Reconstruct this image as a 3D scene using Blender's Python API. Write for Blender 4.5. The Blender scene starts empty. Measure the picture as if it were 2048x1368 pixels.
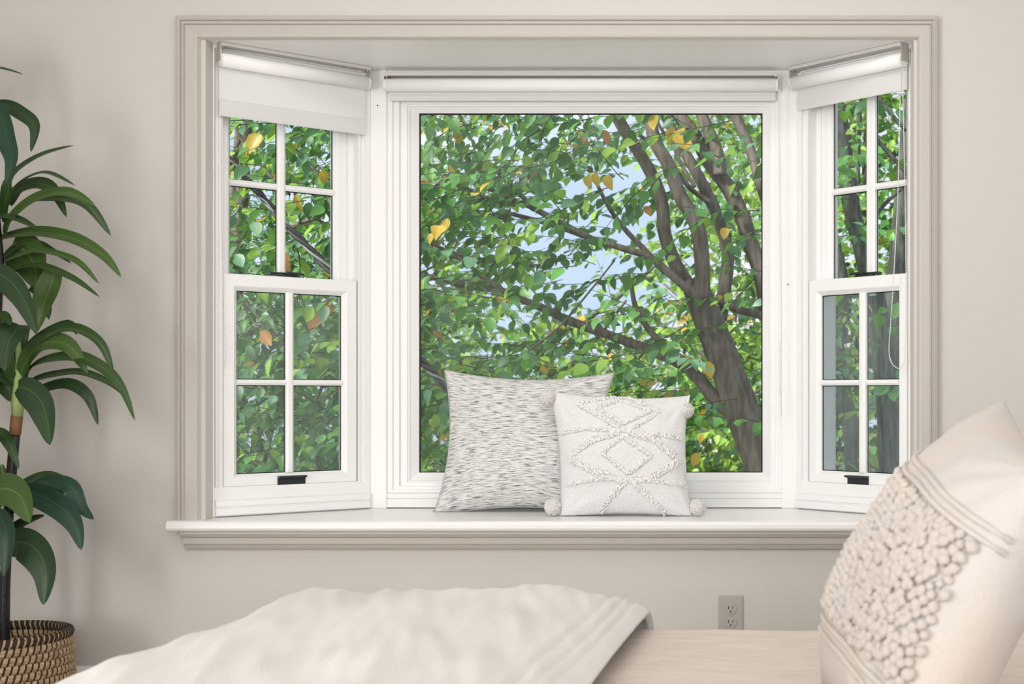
import bpy, bmesh, math, random
from mathutils import Vector, Matrix, noise
C = bpy.context.scene
COL = C.collection
R = math.radians
random.seed(7)

# ------------------------------------------------------------------ camera, sky, lights, exposure
S = .00143            # metres per pixel on the plane y = 0
F = 2600.0            # focal length in pixels of the 2048 px wide frame
D = F * S             # camera distance from the plane y = 0
XV, YV = 1651.6, 791.0
ZC = .918
cam_d = bpy.data.cameras.new('camera')
cam = bpy.data.objects.new('camera', cam_d); COL.objects.link(cam)
cam.location = (0, -D, ZC); cam.rotation_euler = (R(90), 0, 0)
cam_d.sensor_width = 36; cam_d.lens = F / 2048 * 36
cam_d.shift_x = -(XV - 1024) / 2048; cam_d.shift_y = (YV - 684) / 2048
cam_d.clip_start = .05; cam_d.clip_end = 200
cam_d.dof.use_dof = True; cam_d.dof.focus_distance = 3.95; cam_d.dof.aperture_fstop = 7.1
C.camera = cam
C.view_settings.view_transform = 'Standard'
C.view_settings.look = 'None'
C.view_settings.exposure = 0.32
C.view_settings.gamma = 1.0
C.view_settings.use_curve_mapping = False
try:
    C.cycles.use_denoising = True
    C.cycles.max_bounces = 10; C.cycles.transparent_max_bounces = 24
    C.cycles.diffuse_bounces = 6; C.cycles.glossy_bounces = 4
    C.cycles.sample_clamp_indirect = 6
except Exception: pass

W = bpy.data.worlds.new('sky'); C.world = W; W.use_nodes = True
nt = W.node_tree; nt.nodes.clear()
out = nt.nodes.new('ShaderNodeOutputWorld'); bg = nt.nodes.new('ShaderNodeBackground')
tc = nt.nodes.new('ShaderNodeTexCoord'); nz = nt.nodes.new('ShaderNodeTexNoise'); rp = nt.nodes.new('ShaderNodeValToRGB')
nz.inputs['Scale'].default_value = 5; nz.inputs['Detail'].default_value = 6
rp.color_ramp.elements[0].position = .46; rp.color_ramp.elements[0].color = (.58, .71, .92, 1)
rp.color_ramp.elements[1].position = .66; rp.color_ramp.elements[1].color = (1, 1, 1, 1)
nt.links.new(tc.outputs['Generated'], nz.inputs['Vector']); nt.links.new(nz.outputs['Fac'], rp.inputs['Fac'])
nt.links.new(rp.outputs['Color'], bg.inputs['Color']); bg.inputs['Strength'].default_value = .92
nt.links.new(bg.outputs['Background'], out.inputs['Surface'])

sun_d = bpy.data.lights.new('sun', 'SUN'); sun = bpy.data.objects.new('sun', sun_d); COL.objects.link(sun)
sun_d.energy = 6.4; sun_d.angle = R(8); sun_d.color = (1, .96, .88)
sun.rotation_euler = Vector((-.60, -.52, .62)).to_track_quat('Z', 'Y').to_euler()

def area(name, loc, rot, sx, sy, power, col):
    l = bpy.data.lights.new(name, 'AREA'); l.shape = 'RECTANGLE'; l.size = sx; l.size_y = sy
    l.energy = power; l.color = col
    o = bpy.data.objects.new(name, l); COL.objects.link(o); o.location = loc; o.rotation_euler = rot
    return o
area('left_fill_light', (-3.15, -4.35, 1.0), (0, R(-90), 0), 1.8, 2.2, 94, (.97, .985, 1))  # main fill, added beside the solid left wall; no window there
area('right_fill_light', (1.30, -4.3, 1.35), (0, R(90), 0), 1.5, 2.0, 18, (.97, .985, 1))  # weak added fill from the right; that wall has no opening
area('rear_fill_light', (.48, -5.5, 1.55), (R(90), 0, 0), 1.55, 1.6, 36, (.97, .985, 1))  # added frontal fill for the bay, stands before a closed wall
area('ceiling_fill_light', (-.5, -1.15, 2.44), (0, 0, 0), 1.6, .5, 9, (1, .97, .94))  # added overhead fill near the window wall, no fixture behind it

# ------------------------------------------------------------------ helpers
def tag(o, label=None, cat=None, group=None, kind=None):
    if label: o['label'] = label
    if cat: o['category'] = cat
    if group: o['group'] = group
    if kind: o['kind'] = kind
    return o

def empty(name, loc, label, cat, group=None):
    o = bpy.data.objects.new(name, None); COL.objects.link(o); o.location = loc
    o.empty_display_size = .05
    return tag(o, label, cat, group)

def link(name, me, parent=None):
    o = bpy.data.objects.new(name, me); COL.objects.link(o)
    if parent is not None:
        o.parent = parent
        o.matrix_parent_inverse = MWI(parent)
    return o

_mw = {}
def MW(o):
    m = o.matrix_parent_inverse @ o.matrix_basis if o.parent else o.matrix_basis
    return (MW(o.parent) @ m) if o.parent else m.copy()
def MWI(o): return MW(o).inverted()

class MB:
    """collects vertices and faces, then links them as ONE mesh object"""
    def __init__(s): s.v = []; s.f = []; s.m = []; s.uv = []
    def add(s, vs, fs, mi=0):
        b = len(s.v); s.v += [tuple(p) for p in vs]
        for f in fs: s.f.append(tuple(b + i for i in f)); s.m.append(mi)
    def hexa(s, p, mi=0):
        s.add(p, [(0, 3, 2, 1), (4, 5, 6, 7), (0, 1, 5, 4), (1, 2, 6, 5), (2, 3, 7, 6), (3, 0, 4, 7)], mi)
    def box(s, x0, x1, y0, y1, z0, z1, mi=0, T=None):
        p = [(x0, y0, z0), (x1, y0, z0), (x1, y1, z0), (x0, y1, z0), (x0, y0, z1), (x1, y0, z1), (x1, y1, z1), (x0, y1, z1)]
        s.hexa([T(*q) for q in p] if T else p, mi)
    def sweep(s, sections, closed_profile=True, closed_path=False, cap=True, mi=0):
        b = len(s.v); n = len(sections[0]); m = len(sections)
        for sec in sections: s.v += [tuple(p) for p in sec]
        for i in range(m if closed_path else m - 1):
            for j in range(n if closed_profile else n - 1):
                a = b + i * n + j; a2 = b + i * n + (j + 1) % n
                c = b + ((i + 1) % m) * n + (j + 1) % n; d = b + ((i + 1) % m) * n + j
                s.f.append((a, a2, c, d)); s.m.append(mi)
        if cap and not closed_path and closed_profile:
            s.f.append(tuple(b + j for j in reversed(range(n)))); s.m.append(mi)
            s.f.append(tuple(b + (m - 1) * n + j for j in range(n))); s.m.append(mi)
    def tube(s, pts, rads, n=6, mi=0, cap=True):
        pts = [Vector(p) for p in pts]
        if not hasattr(rads, '__len__'): rads = [rads] * len(pts)
        secs = []; up = None
        for i, p in enumerate(pts):
            t = (pts[min(i + 1, len(pts) - 1)] - pts[max(i - 1, 0)]).normalized()
            if up is None: up = t.orthogonal().normalized()
            a = (up - t * up.dot(t)).normalized(); b = t.cross(a); up = a
            secs.append([p + (a * math.cos(2 * math.pi * k / n) + b * math.sin(2 * math.pi * k / n)) * rads[i] for k in range(n)])
        s.sweep(secs, cap=cap, mi=mi)
    def blob(s, c, r, sub=1, M=None, mi=0):
        vs, fs = ICO[sub]
        s.add([Vector(c) + (M @ (v * r) if M else v * r) for v in vs], fs, mi)
    def build(s, name, mats, parent=None, smooth=False, bevel=0):
        me = bpy.data.meshes.new(name); me.from_pydata(s.v, [], s.f)
        if not isinstance(mats, (list, tuple)): mats = [mats]
        for m in mats: me.materials.append(m)
        if len(mats) > 1: me.polygons.foreach_set('material_index', s.m)
        if s.uv:
            l = me.uv_layers.new(name='UVMap')
            buf = []
            for f in s.f:
                for i in f: buf += s.uv[i]
            l.data.foreach_set('uv', buf)
        if smooth: me.polygons.foreach_set('use_smooth', [True] * len(me.polygons))
        me.update()
        bm = bmesh.new(); bm.from_mesh(me)
        bmesh.ops.recalc_face_normals(bm, faces=bm.faces)
        if bevel: 
            es = [e for e in bm.edges if len(e.link_faces) == 2 and e.calc_face_angle(0) > .6]
            bmesh.ops.bevel(bm, geom=es, offset=bevel, segments=2, affect='EDGES', profile=.5, clamp_overlap=True)
        bm.to_mesh(me); bm.free()
        o = link(name, me, None)
        if parent is not None:
            o.parent = parent; o.matrix_parent_inverse = MWI(parent)
        return o

def _ico(sub):
    bm = bmesh.new(); bmesh.ops.create_icosphere(bm, subdivisions=sub, radius=1)
    r = ([v.co.copy() for v in bm.verts], [tuple(v.index for v in f.verts) for f in bm.faces]); bm.free(); return r
ICO = {1: _ico(1), 2: _ico(2), 3: _ico(3)}

def P(px, py, Y):
    """the world point at depth Y seen at a pixel of the photograph (used to take measurements)"""
    t = (D + Y) / F
    return Vector(((px - XV) * t, Y, ZC - (py - YV) * t))
def PX(p):
    t = F / (D + p[1]); return XV + p[0] * t, YV - (p[2] - ZC) * t

def smoothpath(pts, n=4):
    """Catmull-Rom through the points"""
    pts = [Vector(p) for p in pts]; res = []
    for i in range(len(pts) - 1):
        p0 = pts[max(i - 1, 0)]; p1 = pts[i]; p2 = pts[i + 1]; p3 = pts[min(i + 2, len(pts) - 1)]
        for k in range(n):
            t = k / n
            res.append(.5 * ((2 * p1) + (p2 - p0) * t + (2 * p0 - 5 * p1 + 4 * p2 - p3) * t * t + (3 * p1 - p0 - 3 * p2 + p3) * t ** 3))
    res.append(pts[-1]); return res

# ------------------------------------------------------------------ materials
def mat(name, col, rough=.5, spec=.5, metal=0, noise_amt=0, nscale=30, bump=0, bscale=200, col2=None, sheen=0, trans=0, stretch=None, coord='Object'):
    m = bpy.data.materials.new(name); m.use_nodes = True
    t = m.node_tree; b = t.nodes['Principled BSDF']
    b.inputs['Base Color'].default_value = (*col, 1); b.inputs['Roughness'].default_value = rough
    b.inputs['Metallic'].default_value = metal; b.inputs['Specular IOR Level'].default_value = spec
    if sheen:
        b.inputs['Sheen Weight'].default_value = sheen; b.inputs['Sheen Roughness'].default_value = .5
    cd = t.nodes.new('ShaderNodeTexCoord'); mp = t.nodes.new('ShaderNodeMapping')
    t.links.new(cd.outputs[coord], mp.inputs['Vector'])
    if stretch: mp.inputs['Scale'].default_value = stretch
    if noise_amt or col2:
        n = t.nodes.new('ShaderNodeTexNoise'); n.inputs['Scale'].default_value = nscale; n.inputs['Detail'].default_value = 5
        t.links.new(mp.outputs['Vector'], n.inputs['Vector'])
        mx = t.nodes.new('ShaderNodeMix'); mx.data_type = 'RGBA'
        c2 = col2 or tuple(c * (1 - noise_amt) for c in col)
        mx.inputs[6].default_value = (*col, 1); mx.inputs[7].default_value = (*c2, 1)
        r = t.nodes.new('ShaderNodeValToRGB'); r.color_ramp.elements[0].position = .38; r.color_ramp.elements[1].position = .62
        t.links.new(n.outputs['Fac'], r.inputs['Fac']); t.links.new(r.outputs['Color'], mx.inputs[0])
        t.links.new(mx.outputs[2], b.inputs['Base Color'])
    if bump:
        n2 = t.nodes.new('ShaderNodeTexNoise'); n2.inputs['Scale'].default_value = bscale; n2.inputs['Detail'].default_value = 3
        t.links.new(mp.outputs['Vector'], n2.inputs['Vector'])
        bp = t.nodes.new('ShaderNodeBump'); bp.inputs['Strength'].default_value = bump; bp.inputs['Distance'].default_value = .004
        t.links.new(n2.outputs['Fac'], bp.inputs['Height']); t.links.new(bp.outputs['Normal'], b.inputs['Normal'])
    if trans:
        tr = t.nodes.new('ShaderNodeBsdfTranslucent'); tr.inputs['Color'].default_value = (*col, 1)
        ms = t.nodes.new('ShaderNodeMixShader'); ms.inputs[0].default_value = trans
        o = t.nodes['Material Output']
        t.links.new(b.outputs[0], ms.inputs[1]); t.links.new(tr.outputs[0], ms.inputs[2]); t.links.new(ms.outputs[0], o.inputs['Surface'])
    return m

M = {}
M['wall'] = mat('wall_paint', (.605, .58, .553), .85, .2, bump=.06, bscale=260)
M['ceiling'] = mat('ceiling_paint', (.82, .81, .79), .9, .2)
M['floor'] = mat('carpet', (.50, .44, .37), .95, .1, noise_amt=.2, nscale=140, bump=.5, bscale=320)
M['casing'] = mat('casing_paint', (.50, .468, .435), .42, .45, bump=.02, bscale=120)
M['white'] = mat('white_trim_paint', (.87, .87, .865), .38, .45)
M['bayceil'] = mat('bay_ceiling_paint', (.94, .94, .93), .35, .5)
M['stool'] = mat('stool_paint', (.86, .855, .845), .24, .5)
M['sash'] = mat('sash_vinyl', (.88, .885, .885), .35, .5)
M['black'] = mat('black_metal', (.02, .022, .026), .35, .5)
M['gasket'] = mat('black_gasket', (.015, .015, .016), .6, .3)
M['blind'] = mat('blind_fabric', (.92, .92, .915), .8, .2, bump=.1, bscale=600, trans=.25)
M['roller'] = mat('roller_fabric', (.95, .95, .945), .75, .2, bump=.08, bscale=600)
M['hem'] = mat('hem_fabric', (.70, .70, .695), .8, .2)
M['blindbar'] = mat('blind_headrail', (.62, .60, .57), .45, .5)
M['steel'] = mat('bracket_metal', (.55, .54, .52), .4, .5, metal=.6)
M['bead'] = mat('bead_plastic', (.83, .82, .80), .35, .5)
M['plate'] = mat('outlet_plastic', (.43, .41, .385), .4, .5)
M['slot'] = mat('slot_dark', (.015, .013, .012), .7, .2)

def glass_mat():
    m = bpy.data.materials.new('window_glass'); m.use_nodes = True; t = m.node_tree; t.nodes.clear()
    o = t.nodes.new('ShaderNodeOutputMaterial'); tr = t.nodes.new('ShaderNodeBsdfTransparent'); gl = t.nodes.new('ShaderNodeBsdfGlossy')
    tr.inputs['Color'].default_value = (.955, .975, .965, 1); gl.inputs['Roughness'].default_value = .02
    fr = t.nodes.new('ShaderNodeFresnel'); fr.inputs['IOR'].default_value = 1.30
    mx = t.nodes.new('ShaderNodeMixShader')
    t.links.new(fr.outputs[0], mx.inputs[0]); t.links.new(tr.outputs[0], mx.inputs[1]); t.links.new(gl.outputs[0], mx.inputs[2]); t.links.new(mx.outputs[0], o.inputs['Surface'])
    return m
M['glass'] = glass_mat()
def screen_mat():
    m = bpy.data.materials.new('insect_screen'); m.use_nodes = True; t = m.node_tree; t.nodes.clear()
    o = t.nodes.new('ShaderNodeOutputMaterial'); tr = t.nodes.new('ShaderNodeBsdfTransparent'); df = t.nodes.new('ShaderNodeBsdfDiffuse')
    df.inputs['Color'].default_value = (.62, .65, .66, 1)
    mx = t.nodes.new('ShaderNodeMixShader'); mx.inputs[0].default_value = .13
    t.links.new(tr.outputs[0], mx.inputs[1]); t.links.new(df.outputs[0], mx.inputs[2]); t.links.new(mx.outputs[0], o.inputs['Surface'])
    return m
M['screen'] = screen_mat()

# ------------------------------------------------------------------ room shell and bay
XC = -.7472; AN = 690.7 * S; AF = 452.9 * S; TAN = 3.3577e-4 * F
TH = math.atan(TAN); CT, ST = math.cos(TH), math.sin(TH)
FY = (AN - AF) * TAN                      # depth of the bay
ZT, ZS = 1.920, .570                      # bay ceiling, seat top
WY = -.06                                 # room face of the window wall
CY = -.08                                 # face of the casing
RX0, RX1, RY0, RZ = -3.2, 1.35, -5.6, 2.5

def structure(name, mb, m, parent=None, smooth=False, bevel=0):
    o = mb.build(name, m, parent, smooth, bevel)
    if parent is None: tag(o, kind='structure')
    return o

OL, OR_ = -1.745, .247                    # rough opening in the wall
b = MB()
b.box(RX0 - .1, OL, WY, .06, 0, RZ); b.box(OR_, RX1 + .1, WY, .06, 0, RZ)
b.box(OL, OR_, WY, .06, 0, ZS - .03); b.box(OL, OR_, WY, .06, ZT + .01, RZ)
structure('wall_back', b, M['wall'])
b = MB(); b.box(RX0 - .1, RX0, RY0, WY, 0, RZ); structure('wall_left', b, M['wall'])
b = MB(); b.box(RX1, RX1 + .1, RY0, WY, 0, RZ); structure('wall_right', b, M['wall'])
b = MB(); b.box(RX0 - .1, RX1 + .1, RY0 - .1, RY0, 0, RZ); structure('wall_front', b, M['wall'])
b = MB(); b.box(RX0 - .1, RX1 + .1, RY0 - .1, .06, RZ, RZ + .12); structure('ceiling', b, M['ceiling'])
b = MB(); b.box(RX0 - .1, RX1 + .1, RY0 - .1, .06, -.15, 0); structure('floor', b, M['floor'])
b = MB()
prof = [(-.0, 0), (-.018, 0), (-.018, .115), (-.014, .125), (-.010, .145), (-.004, .157), (0, .157)]
b.sweep([[(x, WY + y, z) for y, z in prof] for x in (RX0, RX1)])
structure('baseboard_back', b, M['white'])
for nm, x, sg in (('baseboard_left', RX0, 1), ('baseboard_right', RX1, -1)):
    b = MB(); b.sweep([[(x - y * sg, yy, z) for y, z in prof] for yy in (RY0, WY - .019)]); structure(nm, b, M['white'])

# bay slabs: ceiling and seat follow the splayed plan
def trapz(z0, z1, grow=.0, y0=-.055):
    xl, xr = XC - AN - grow, XC + AN + grow; fl, fr_ = XC - AF - grow, XC + AF + grow
    pl = [(xl, y0), (xr, y0), (xr, 0), (fr_, FY + grow), (fl, FY + grow), (xl, 0)]
    return pl, z0, z1
def prism(b, pl, z0, z1, mi=0):
    n = len(pl)
    b.add([(x, y, z0) for x, y in pl] + [(x, y, z1) for x, y in pl],
          [tuple(reversed(range(n))), tuple(range(n, 2 * n))] + [(i, (i + 1) % n, n + (i + 1) % n, n + i) for i in range(n)], mi)
b = MB(); prism(b, *trapz(ZT, ZT + .1, .07)); structure('ceiling_bay', b, M['bayceil'])

# window seat board with a rounded nosing, then the apron moulding below
SX0, SX1 = -1.826, .345
b = MB()
pl = [(XC - AN + .0, -.055), (XC - AN - .03, .03), (XC - AF - .06, FY + .05), (XC + AF + .06, FY + .05), (XC + AN + .03, .03), (XC + AN, -.055)]
prism(b, pl, ZS - .03, ZS)
nose = [(-.055, ZS), (-.112, ZS), (-.119, ZS - .003), (-.122, ZS - .010), (-.122, ZS - .020), (-.119, ZS - .026), (-.112, ZS - .029), (-.055, ZS - .029)]
b.sweep([[(x, y, z) for y, z in nose] for x in (SX0, SX1)])
structure('trim_1', b, M['stool'])
b = MB()
ap = [(WY, ZS - .029), (-.104, ZS - .029), (-.104, ZS - .038), (-.098, ZS - .046), (-.088, ZS - .049), (-.088, ZS - .066), (-.084, ZS - .069), (-.078, ZS - .080), (-.074, ZS - .083), (WY, ZS - .083)]
x0, x1 = -1.795, .325
b.sweep([[(x, y, z) for y, z in ap] for x in (x0, x1)])
structure('trim_2', b, M['casing'])

# casing: three mitred lengths, profile given as (distance from outer edge, y)
cL0, cL1, cR1, cR0 = -1.821, -1.758, .2565, .3126
cZ0, cZ1 = 1.982, 1.918
cprof = [(0, WY), (0, -.078), (.16, -.082), (.2, -.080), (.22, -.074), (.30, -.074), (.33, -.080), (.36, -.080), (.39, -.073), (.80, -.072), (.90, -.070), (.96, -.064), (1, WY)]
def mix(a, c, t): return a + (c - a) * t
b = MB(); b.sweep([[(mix(cL0, cL1, t), y, ZS) for t, y in cprof], [(mix(cL0, cL1, t), y, mix(cZ0, cZ1, t)) for t, y in cprof]]); structure('trim_3', b, M['casing'])
b = MB(); b.sweep([[(mix(cL0, cL1, t), y, mix(cZ0, cZ1, t)) for t, y in cprof], [(mix(cR0, cR1, t), y, mix(cZ0, cZ1, t)) for t, y in cprof]]); structure('trim_4', b, M['casing'])
b = MB(); b.sweep([[(mix(cR0, cR1, t), y, mix(cZ0, cZ1, t)) for t, y in cprof], [(mix(cR0, cR1, t), y, ZS) for t, y in cprof]]); structure('trim_5', b, M['casing'])

# jamb liners with stepped stops between casing and side windows
def jamb(xo, sg, name, steps):
    b = MB()
    pr = [(xo - sg * .02, -.062)] + [(xo + sg * dx, y) for dx, y in steps] + [(xo - sg * .02, steps[-1][1])]
    b.sweep([[(x, y, z) for x, y in pr] for z in (ZS, ZT)])
    return structure(name, b, M['casing'])
jamb(cL1, 1, 'trim_6', [(0, -.062), (0, -.048), (.004, -.044), (.004, -.036), (.009, -.032), (.009, -.018), (.013, -.014), (.013, .0), (.022, .006), (.022, .022)])
jamb(cR1, -1, 'trim_7', [(0, -.062), (0, -.048), (.004, -.044), (.004, -.036), (.009, -.032), (.009, -.018), (.014, -.014), (.014, .0), (.024, .006), (.024, .022)])

# ------------------------------------------------------------------ windows
def side_frame(side):
    if side == 'L': N = (XC - AN, 0); d = (CT, ST); n = (ST, -CT)
    else: N = (XC + AN, 0); d = (-CT, ST); n = (-ST, -CT)
    def T(s, e, z): return Vector((N[0] + s * d[0] + e * n[0], N[1] + s * d[1] + e * n[1], z))
    def s_of(px, e):
        q = (px - XV) / F; b0 = N[0] + e * n[0]; b1 = D + N[1] + e * n[1]
        return (b1 * q - b0) / (d[0] - d[1] * q)
    return T, s_of

def ring(b, T, outer, inner, prof, mi=0):
    """picture-frame moulding: prof = (t from the outer to the inner edge, e towards the room), mitred corners"""
    (a0, a1, c0, c1), (i0, i1, k0, k1) = outer, inner
    secs = []
    for oa, ia, oc, ic in ((a0, i0, c0, k0), (a1, i1, c0, k0), (a1, i1, c1, k1), (a0, i0, c1, k1)):
        secs.append([T(mix(oa, ia, t), e, mix(oc, ic, t)) for t, e in prof])
    b.sweep(secs, closed_path=True, mi=mi)

def bar(b, T, s0, s1, z0, z1, e0, e1, ch=.006, vertical=True):
    if vertical:
        pr = [(s0, e0), (s0, e1 - ch * .8), (s0 + ch, e1), (s1 - ch, e1), (s1, e1 - ch * .8), (s1, e0)]
        b.sweep([[T(s, e, z) for s, e in pr] for z in (z0, z1)])
    else:
        pr = [(z0, e0), (z0, e1 - ch * .8), (z0 + ch, e1), (z1 - ch, e1), (z1, e1 - ch * .8), (z1, e0)]
        b.sweep([[T(s, e, z) for z, e in pr] for s in (s0, s1)])

def sash(name, T, parent, outer, opening, e_face, mv, mh, thick=.034):
    """stiles and rails with a sloped glazing bead, muntin bars, black gasket and four panes"""
    b = MB(); pr = [(0, e_face - thick), (0, e_face - .003), (.06, e_face), (.72, e_face), (.78, e_face - .002), (1, e_face - .012), (1, e_face - thick)]
    ring(b, T, outer, opening, pr)
    sh = b.build(name, M['sash'], parent)
    o0, o1, k0, k1 = opening
    eg = e_face - .019
    b = MB(); bar(b, T, mv[0], mv[1], k0, k1, eg + .001, e_face - .003); b.build('muntin', M['sash'], sh)
    for u0, u1 in ((o0, mv[0]), (mv[1], o1)):
        b = MB(); bar(b, T, u0, u1, mh[0], mh[1], eg + .001, e_face - .0035, vertical=False); b.build('muntin', M['sash'], sh)
    for u0, u1 in ((o0, mv[0]), (mv[1], o1)):
        for w0, w1 in ((k0, mh[0]), (mh[1], k1)):
            b = MB(); ov = .0
            b.box(u0 - ov, u1 + ov, eg - .004, eg, w0 - ov, w1 + ov, T=T); b.build('pane', M['glass'], sh)
    b = MB()
    for u0, u1 in ((o0, mv[0]), (mv[1], o1)):
        for w0, w1 in ((k0, mh[0]), (mh[1], k1)):
            ring(b, T, (u0, u1, w0, w1), (u0 + .0025, u1 - .0025, w0 + .0025, w1 - .0025), [(0, eg), (0, eg + .0015), (1, eg + .0015), (1, eg)])
    b.build('gasket', M['gasket'], sh)
    return sh

def sash_lock(T, parent, sc, z, e):
    b = MB()
    b.box(sc - .030, sc + .030, e - .026, e - .004, z, z + .007, T=T)
    b.box(sc - .045, sc + .010, e - .040, e - .020, z + .006, z + .014, T=T)
    n = 10
    b.sweep([[T(sc + .012 + .016 * math.cos(2 * math.pi * k / n), e - .015 + .012 * math.sin(2 * math.pi * k / n), z + h) for k in range(n)] for h in (.006, .013)])
    b.hexa([T(sc - .004, e - .010, z + .008), T(sc + .046, e - .006, z + .006), T(sc + .046, e + .003, z + .006), T(sc - .004, e + .002, z + .008),
            T(sc - .004, e - .010, z + .016), T(sc + .046, e - .006, z + .012), T(sc + .046, e + .003, z + .012), T(sc - .004, e + .002, z + .016)])
    tag(b.build('sash_lock', M['black'], parent, bevel=.0012), 'black sash lock')
def lift_handle(T, parent, sc, z0, z1, e):
    b = MB(); w = .040
    pr = [(e, z0), (e + .003, z0), (e + .003, z1 - .010), (e + .010, z1 - .006), (e + .017, z1 - .006), (e + .019, z1 - .002), (e + .017, z1), (e, z1)]
    b.sweep([[T(s, ee, z) for ee, z in pr] for s in (sc - w, sc + w)])
    tag(b.build('lift_handle', M['black'], parent), 'black lift handle')

def side_window(side, name, px):
    T, so = side_frame(side)
    root = MB()
    n0, n1 = so(px['near'], .0), so(px['far'], .0)
    lo = [so(v, 0) for v in px['low']]; lg = [so(v, -.012) for v in px['lowglass']]
    lm = [so(v, -.003) for v in px['lowm']]; ug = [so(v, -.052) for v in px['upglass']]; um = [so(v, -.043) for v in px['upm']]
    zl0, zl1 = .655, 1.269
    # frame: stepped jamb on the far side, thin liner on the near side
    ring(root, T, (n0 - .03, n1, ZS + .001, ZT), (lo[0] - .002, lo[1] + .003, .640, 1.895),
         [(0, -.11), (0, .006), (.45, .006), (.47, -.004), (.75, -.004), (.77, .000), (1, .000), (1, -.11)])
    # parting stop beside the upper sash
    root.box(lo[1] - .014, lo[1] + .003, -.11, -.040, .64, 1.895, T=T)
    # inner sill: two steps with a groove
    pr = [(-.11, ZS + .004), (.016, ZS + .004), (.018, ZS + .006), (.018, ZS + .024), (.013, ZS + .026), (.013, ZS + .029), (.018, ZS + .031), (.016, ZS + .046), (.004, ZS + .050), (.004, .655), (-.11, .655)]
    root.sweep([[T(s, e, z) for e, z in pr] for s in (n0 - .01, n1 - .004)])
    w = root.build(name, M['white']); tag(w, kind='structure')
    up = sash('upper_sash', T, w, (lo[0] + .0, lo[1] - .014, 1.235, 1.892), (ug[0], ug[1], 1.262, 1.845), -.040, um, (1.530, 1.548))
    low = sash('lower_sash', T, w, (lo[0], lo[1], zl0, zl1), (lg[0], lg[1], .690, 1.2215), .0, lm, (.948, .9645))
    sash_lock(T, low, so(px['lock'], -.01), zl1, .0)
    lift_handle(T, low, so(px['lift'], .01), .6535, .6815, .0)
    b = MB(); b.box(lo[0], lo[1], -.100, -.0985, .64, 1.27, T=T)
    o = b.build('insect_screen', M['screen'], w)
    # slot drain shadow gap and screws
    return T, so, w

TL, sL, win1 = side_window('L', 'window_1', dict(near=436, far=739, low=(447, 714), lowglass=(473, 683), lowm=(573, 588), upglass=(459, 666), upm=(556, 572), lock=574, lift=585))
TR, sR, win3 = side_window('R', 'window_3', dict(near=1817, far=1597, low=(1815.5, 1617.5), lowglass=(1798, 1643), lowm=(1729, 1716), upglass=(1813, 1666), upm=(1748, 1731), lock=1728, lift=1712.5))

# corner posts between the three windows
def postbox(x0, x1, y0, y1, name):
    b = MB(); b.box(x0, x1, y0, y1, ZS, ZT); return structure(name, b, M['white'], bevel=.003)
t2 = (D + FY - .012) / F
pl_ = (739 - XV) * t2, (773 - XV) * t2; pr_ = (1563 - XV) * t2, (1598 - XV) * t2
postbox(pl_[0], pl_[1], FY - .012, FY + .09, 'trim_8')
postbox(pr_[0], pr_[1], FY - .012, FY + .09, 'trim_9')

# centre picture window
def T2(x, e, z): return Vector((x, FY - e, z))
def X2(px, e=0): return (px - XV) * (D + FY - e) / F
def Z2(py, e=0): return ZC - (py - YV) * (D + FY - e) / F
b = MB()
zA = Z2(985)
ring(b, T2, (pl_[1] - .002, pr_[0] + .002, zA, ZT), (X2(812), X2(1543), Z2(966), Z2(207)),
     [(0, -.11), (0, .004), (.30, .004), (.33, -.003), (.62, -.003), (.64, -.012), (1, -.012), (1, -.11)])
pr = [(-.11, ZS + .003), (.006, ZS + .003), (.006, ZS + .028), (.002, ZS + .030), (.006, ZS + .032), (.006, zA - .004), (0, zA), (-.11, zA)]
b.sweep([[T2(x, e, z) for e, z in pr] for x in (pl_[1] - .002, pr_[0] + .002)])
win2 = b.build('window_2', M['white']); tag(win2, kind='structure')
b = MB()
so_ = (X2(811), X2(1544), Z2(967), Z2(206)); si_ = (X2(831), X2(1524), Z2(946.5), Z2(221.5))
ring(b, T2, so_, si_, [(0, -.05), (0, -.018), (.25, -.016), (.3, -.020), (.92, -.034), (1, -.036), (1, -.05)])
fx = b.build('fixed_sash', M['sash'], win2)
b = MB(); b.box(si_[0], si_[1], -.046, -.040, si_[2], si_[3], T=T2); b.build('pane', M['glass'], fx)
b = MB(); ring(b, T2, si_, (si_[0] + .004, si_[1] - .004, si_[2] + .003, si_[3] - .004), [(0, -.042), (0, -.037), (1, -.037), (1, -.042)]); b.build('gasket', M['gasket'], fx)
# two little dark screw holes in the posts
for pxx, pyy in ((755, 211), (1576, 569)):
    b = MB(); c = P(pxx, pyy, FY - .013)
    b.sweep([[(c.x + .0022 * math.cos(k * 1.047), y, c.z + .0022 * math.sin(k * 1.047)) for k in range(6)] for y in (c.y, c.y + .004)])
    b.build('screw_hole', M['slot'], bpy.data.objects['trim_8' if pxx < 1000 else 'trim_9'])

# ------------------------------------------------------------------ roller blinds
def bead_chain(parent, pts, name='bead_chain', r=.0021, pitch=.0055):
    b = MB(); path = smoothpath(pts, 8); acc = 0; last = path[0]
    b.tube(path, .0007, 4)
    for a, c in zip(path, path[1:]):
        seg = (c - a).length; 
        while acc <= seg:
            b.blob(a + (c - a) * (acc / max(seg, 1e-6)), r, 1); acc += pitch
        acc -= seg
    return tag(b.build(name, M['bead'], parent, smooth=True), 'white bead pull chain')

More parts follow.
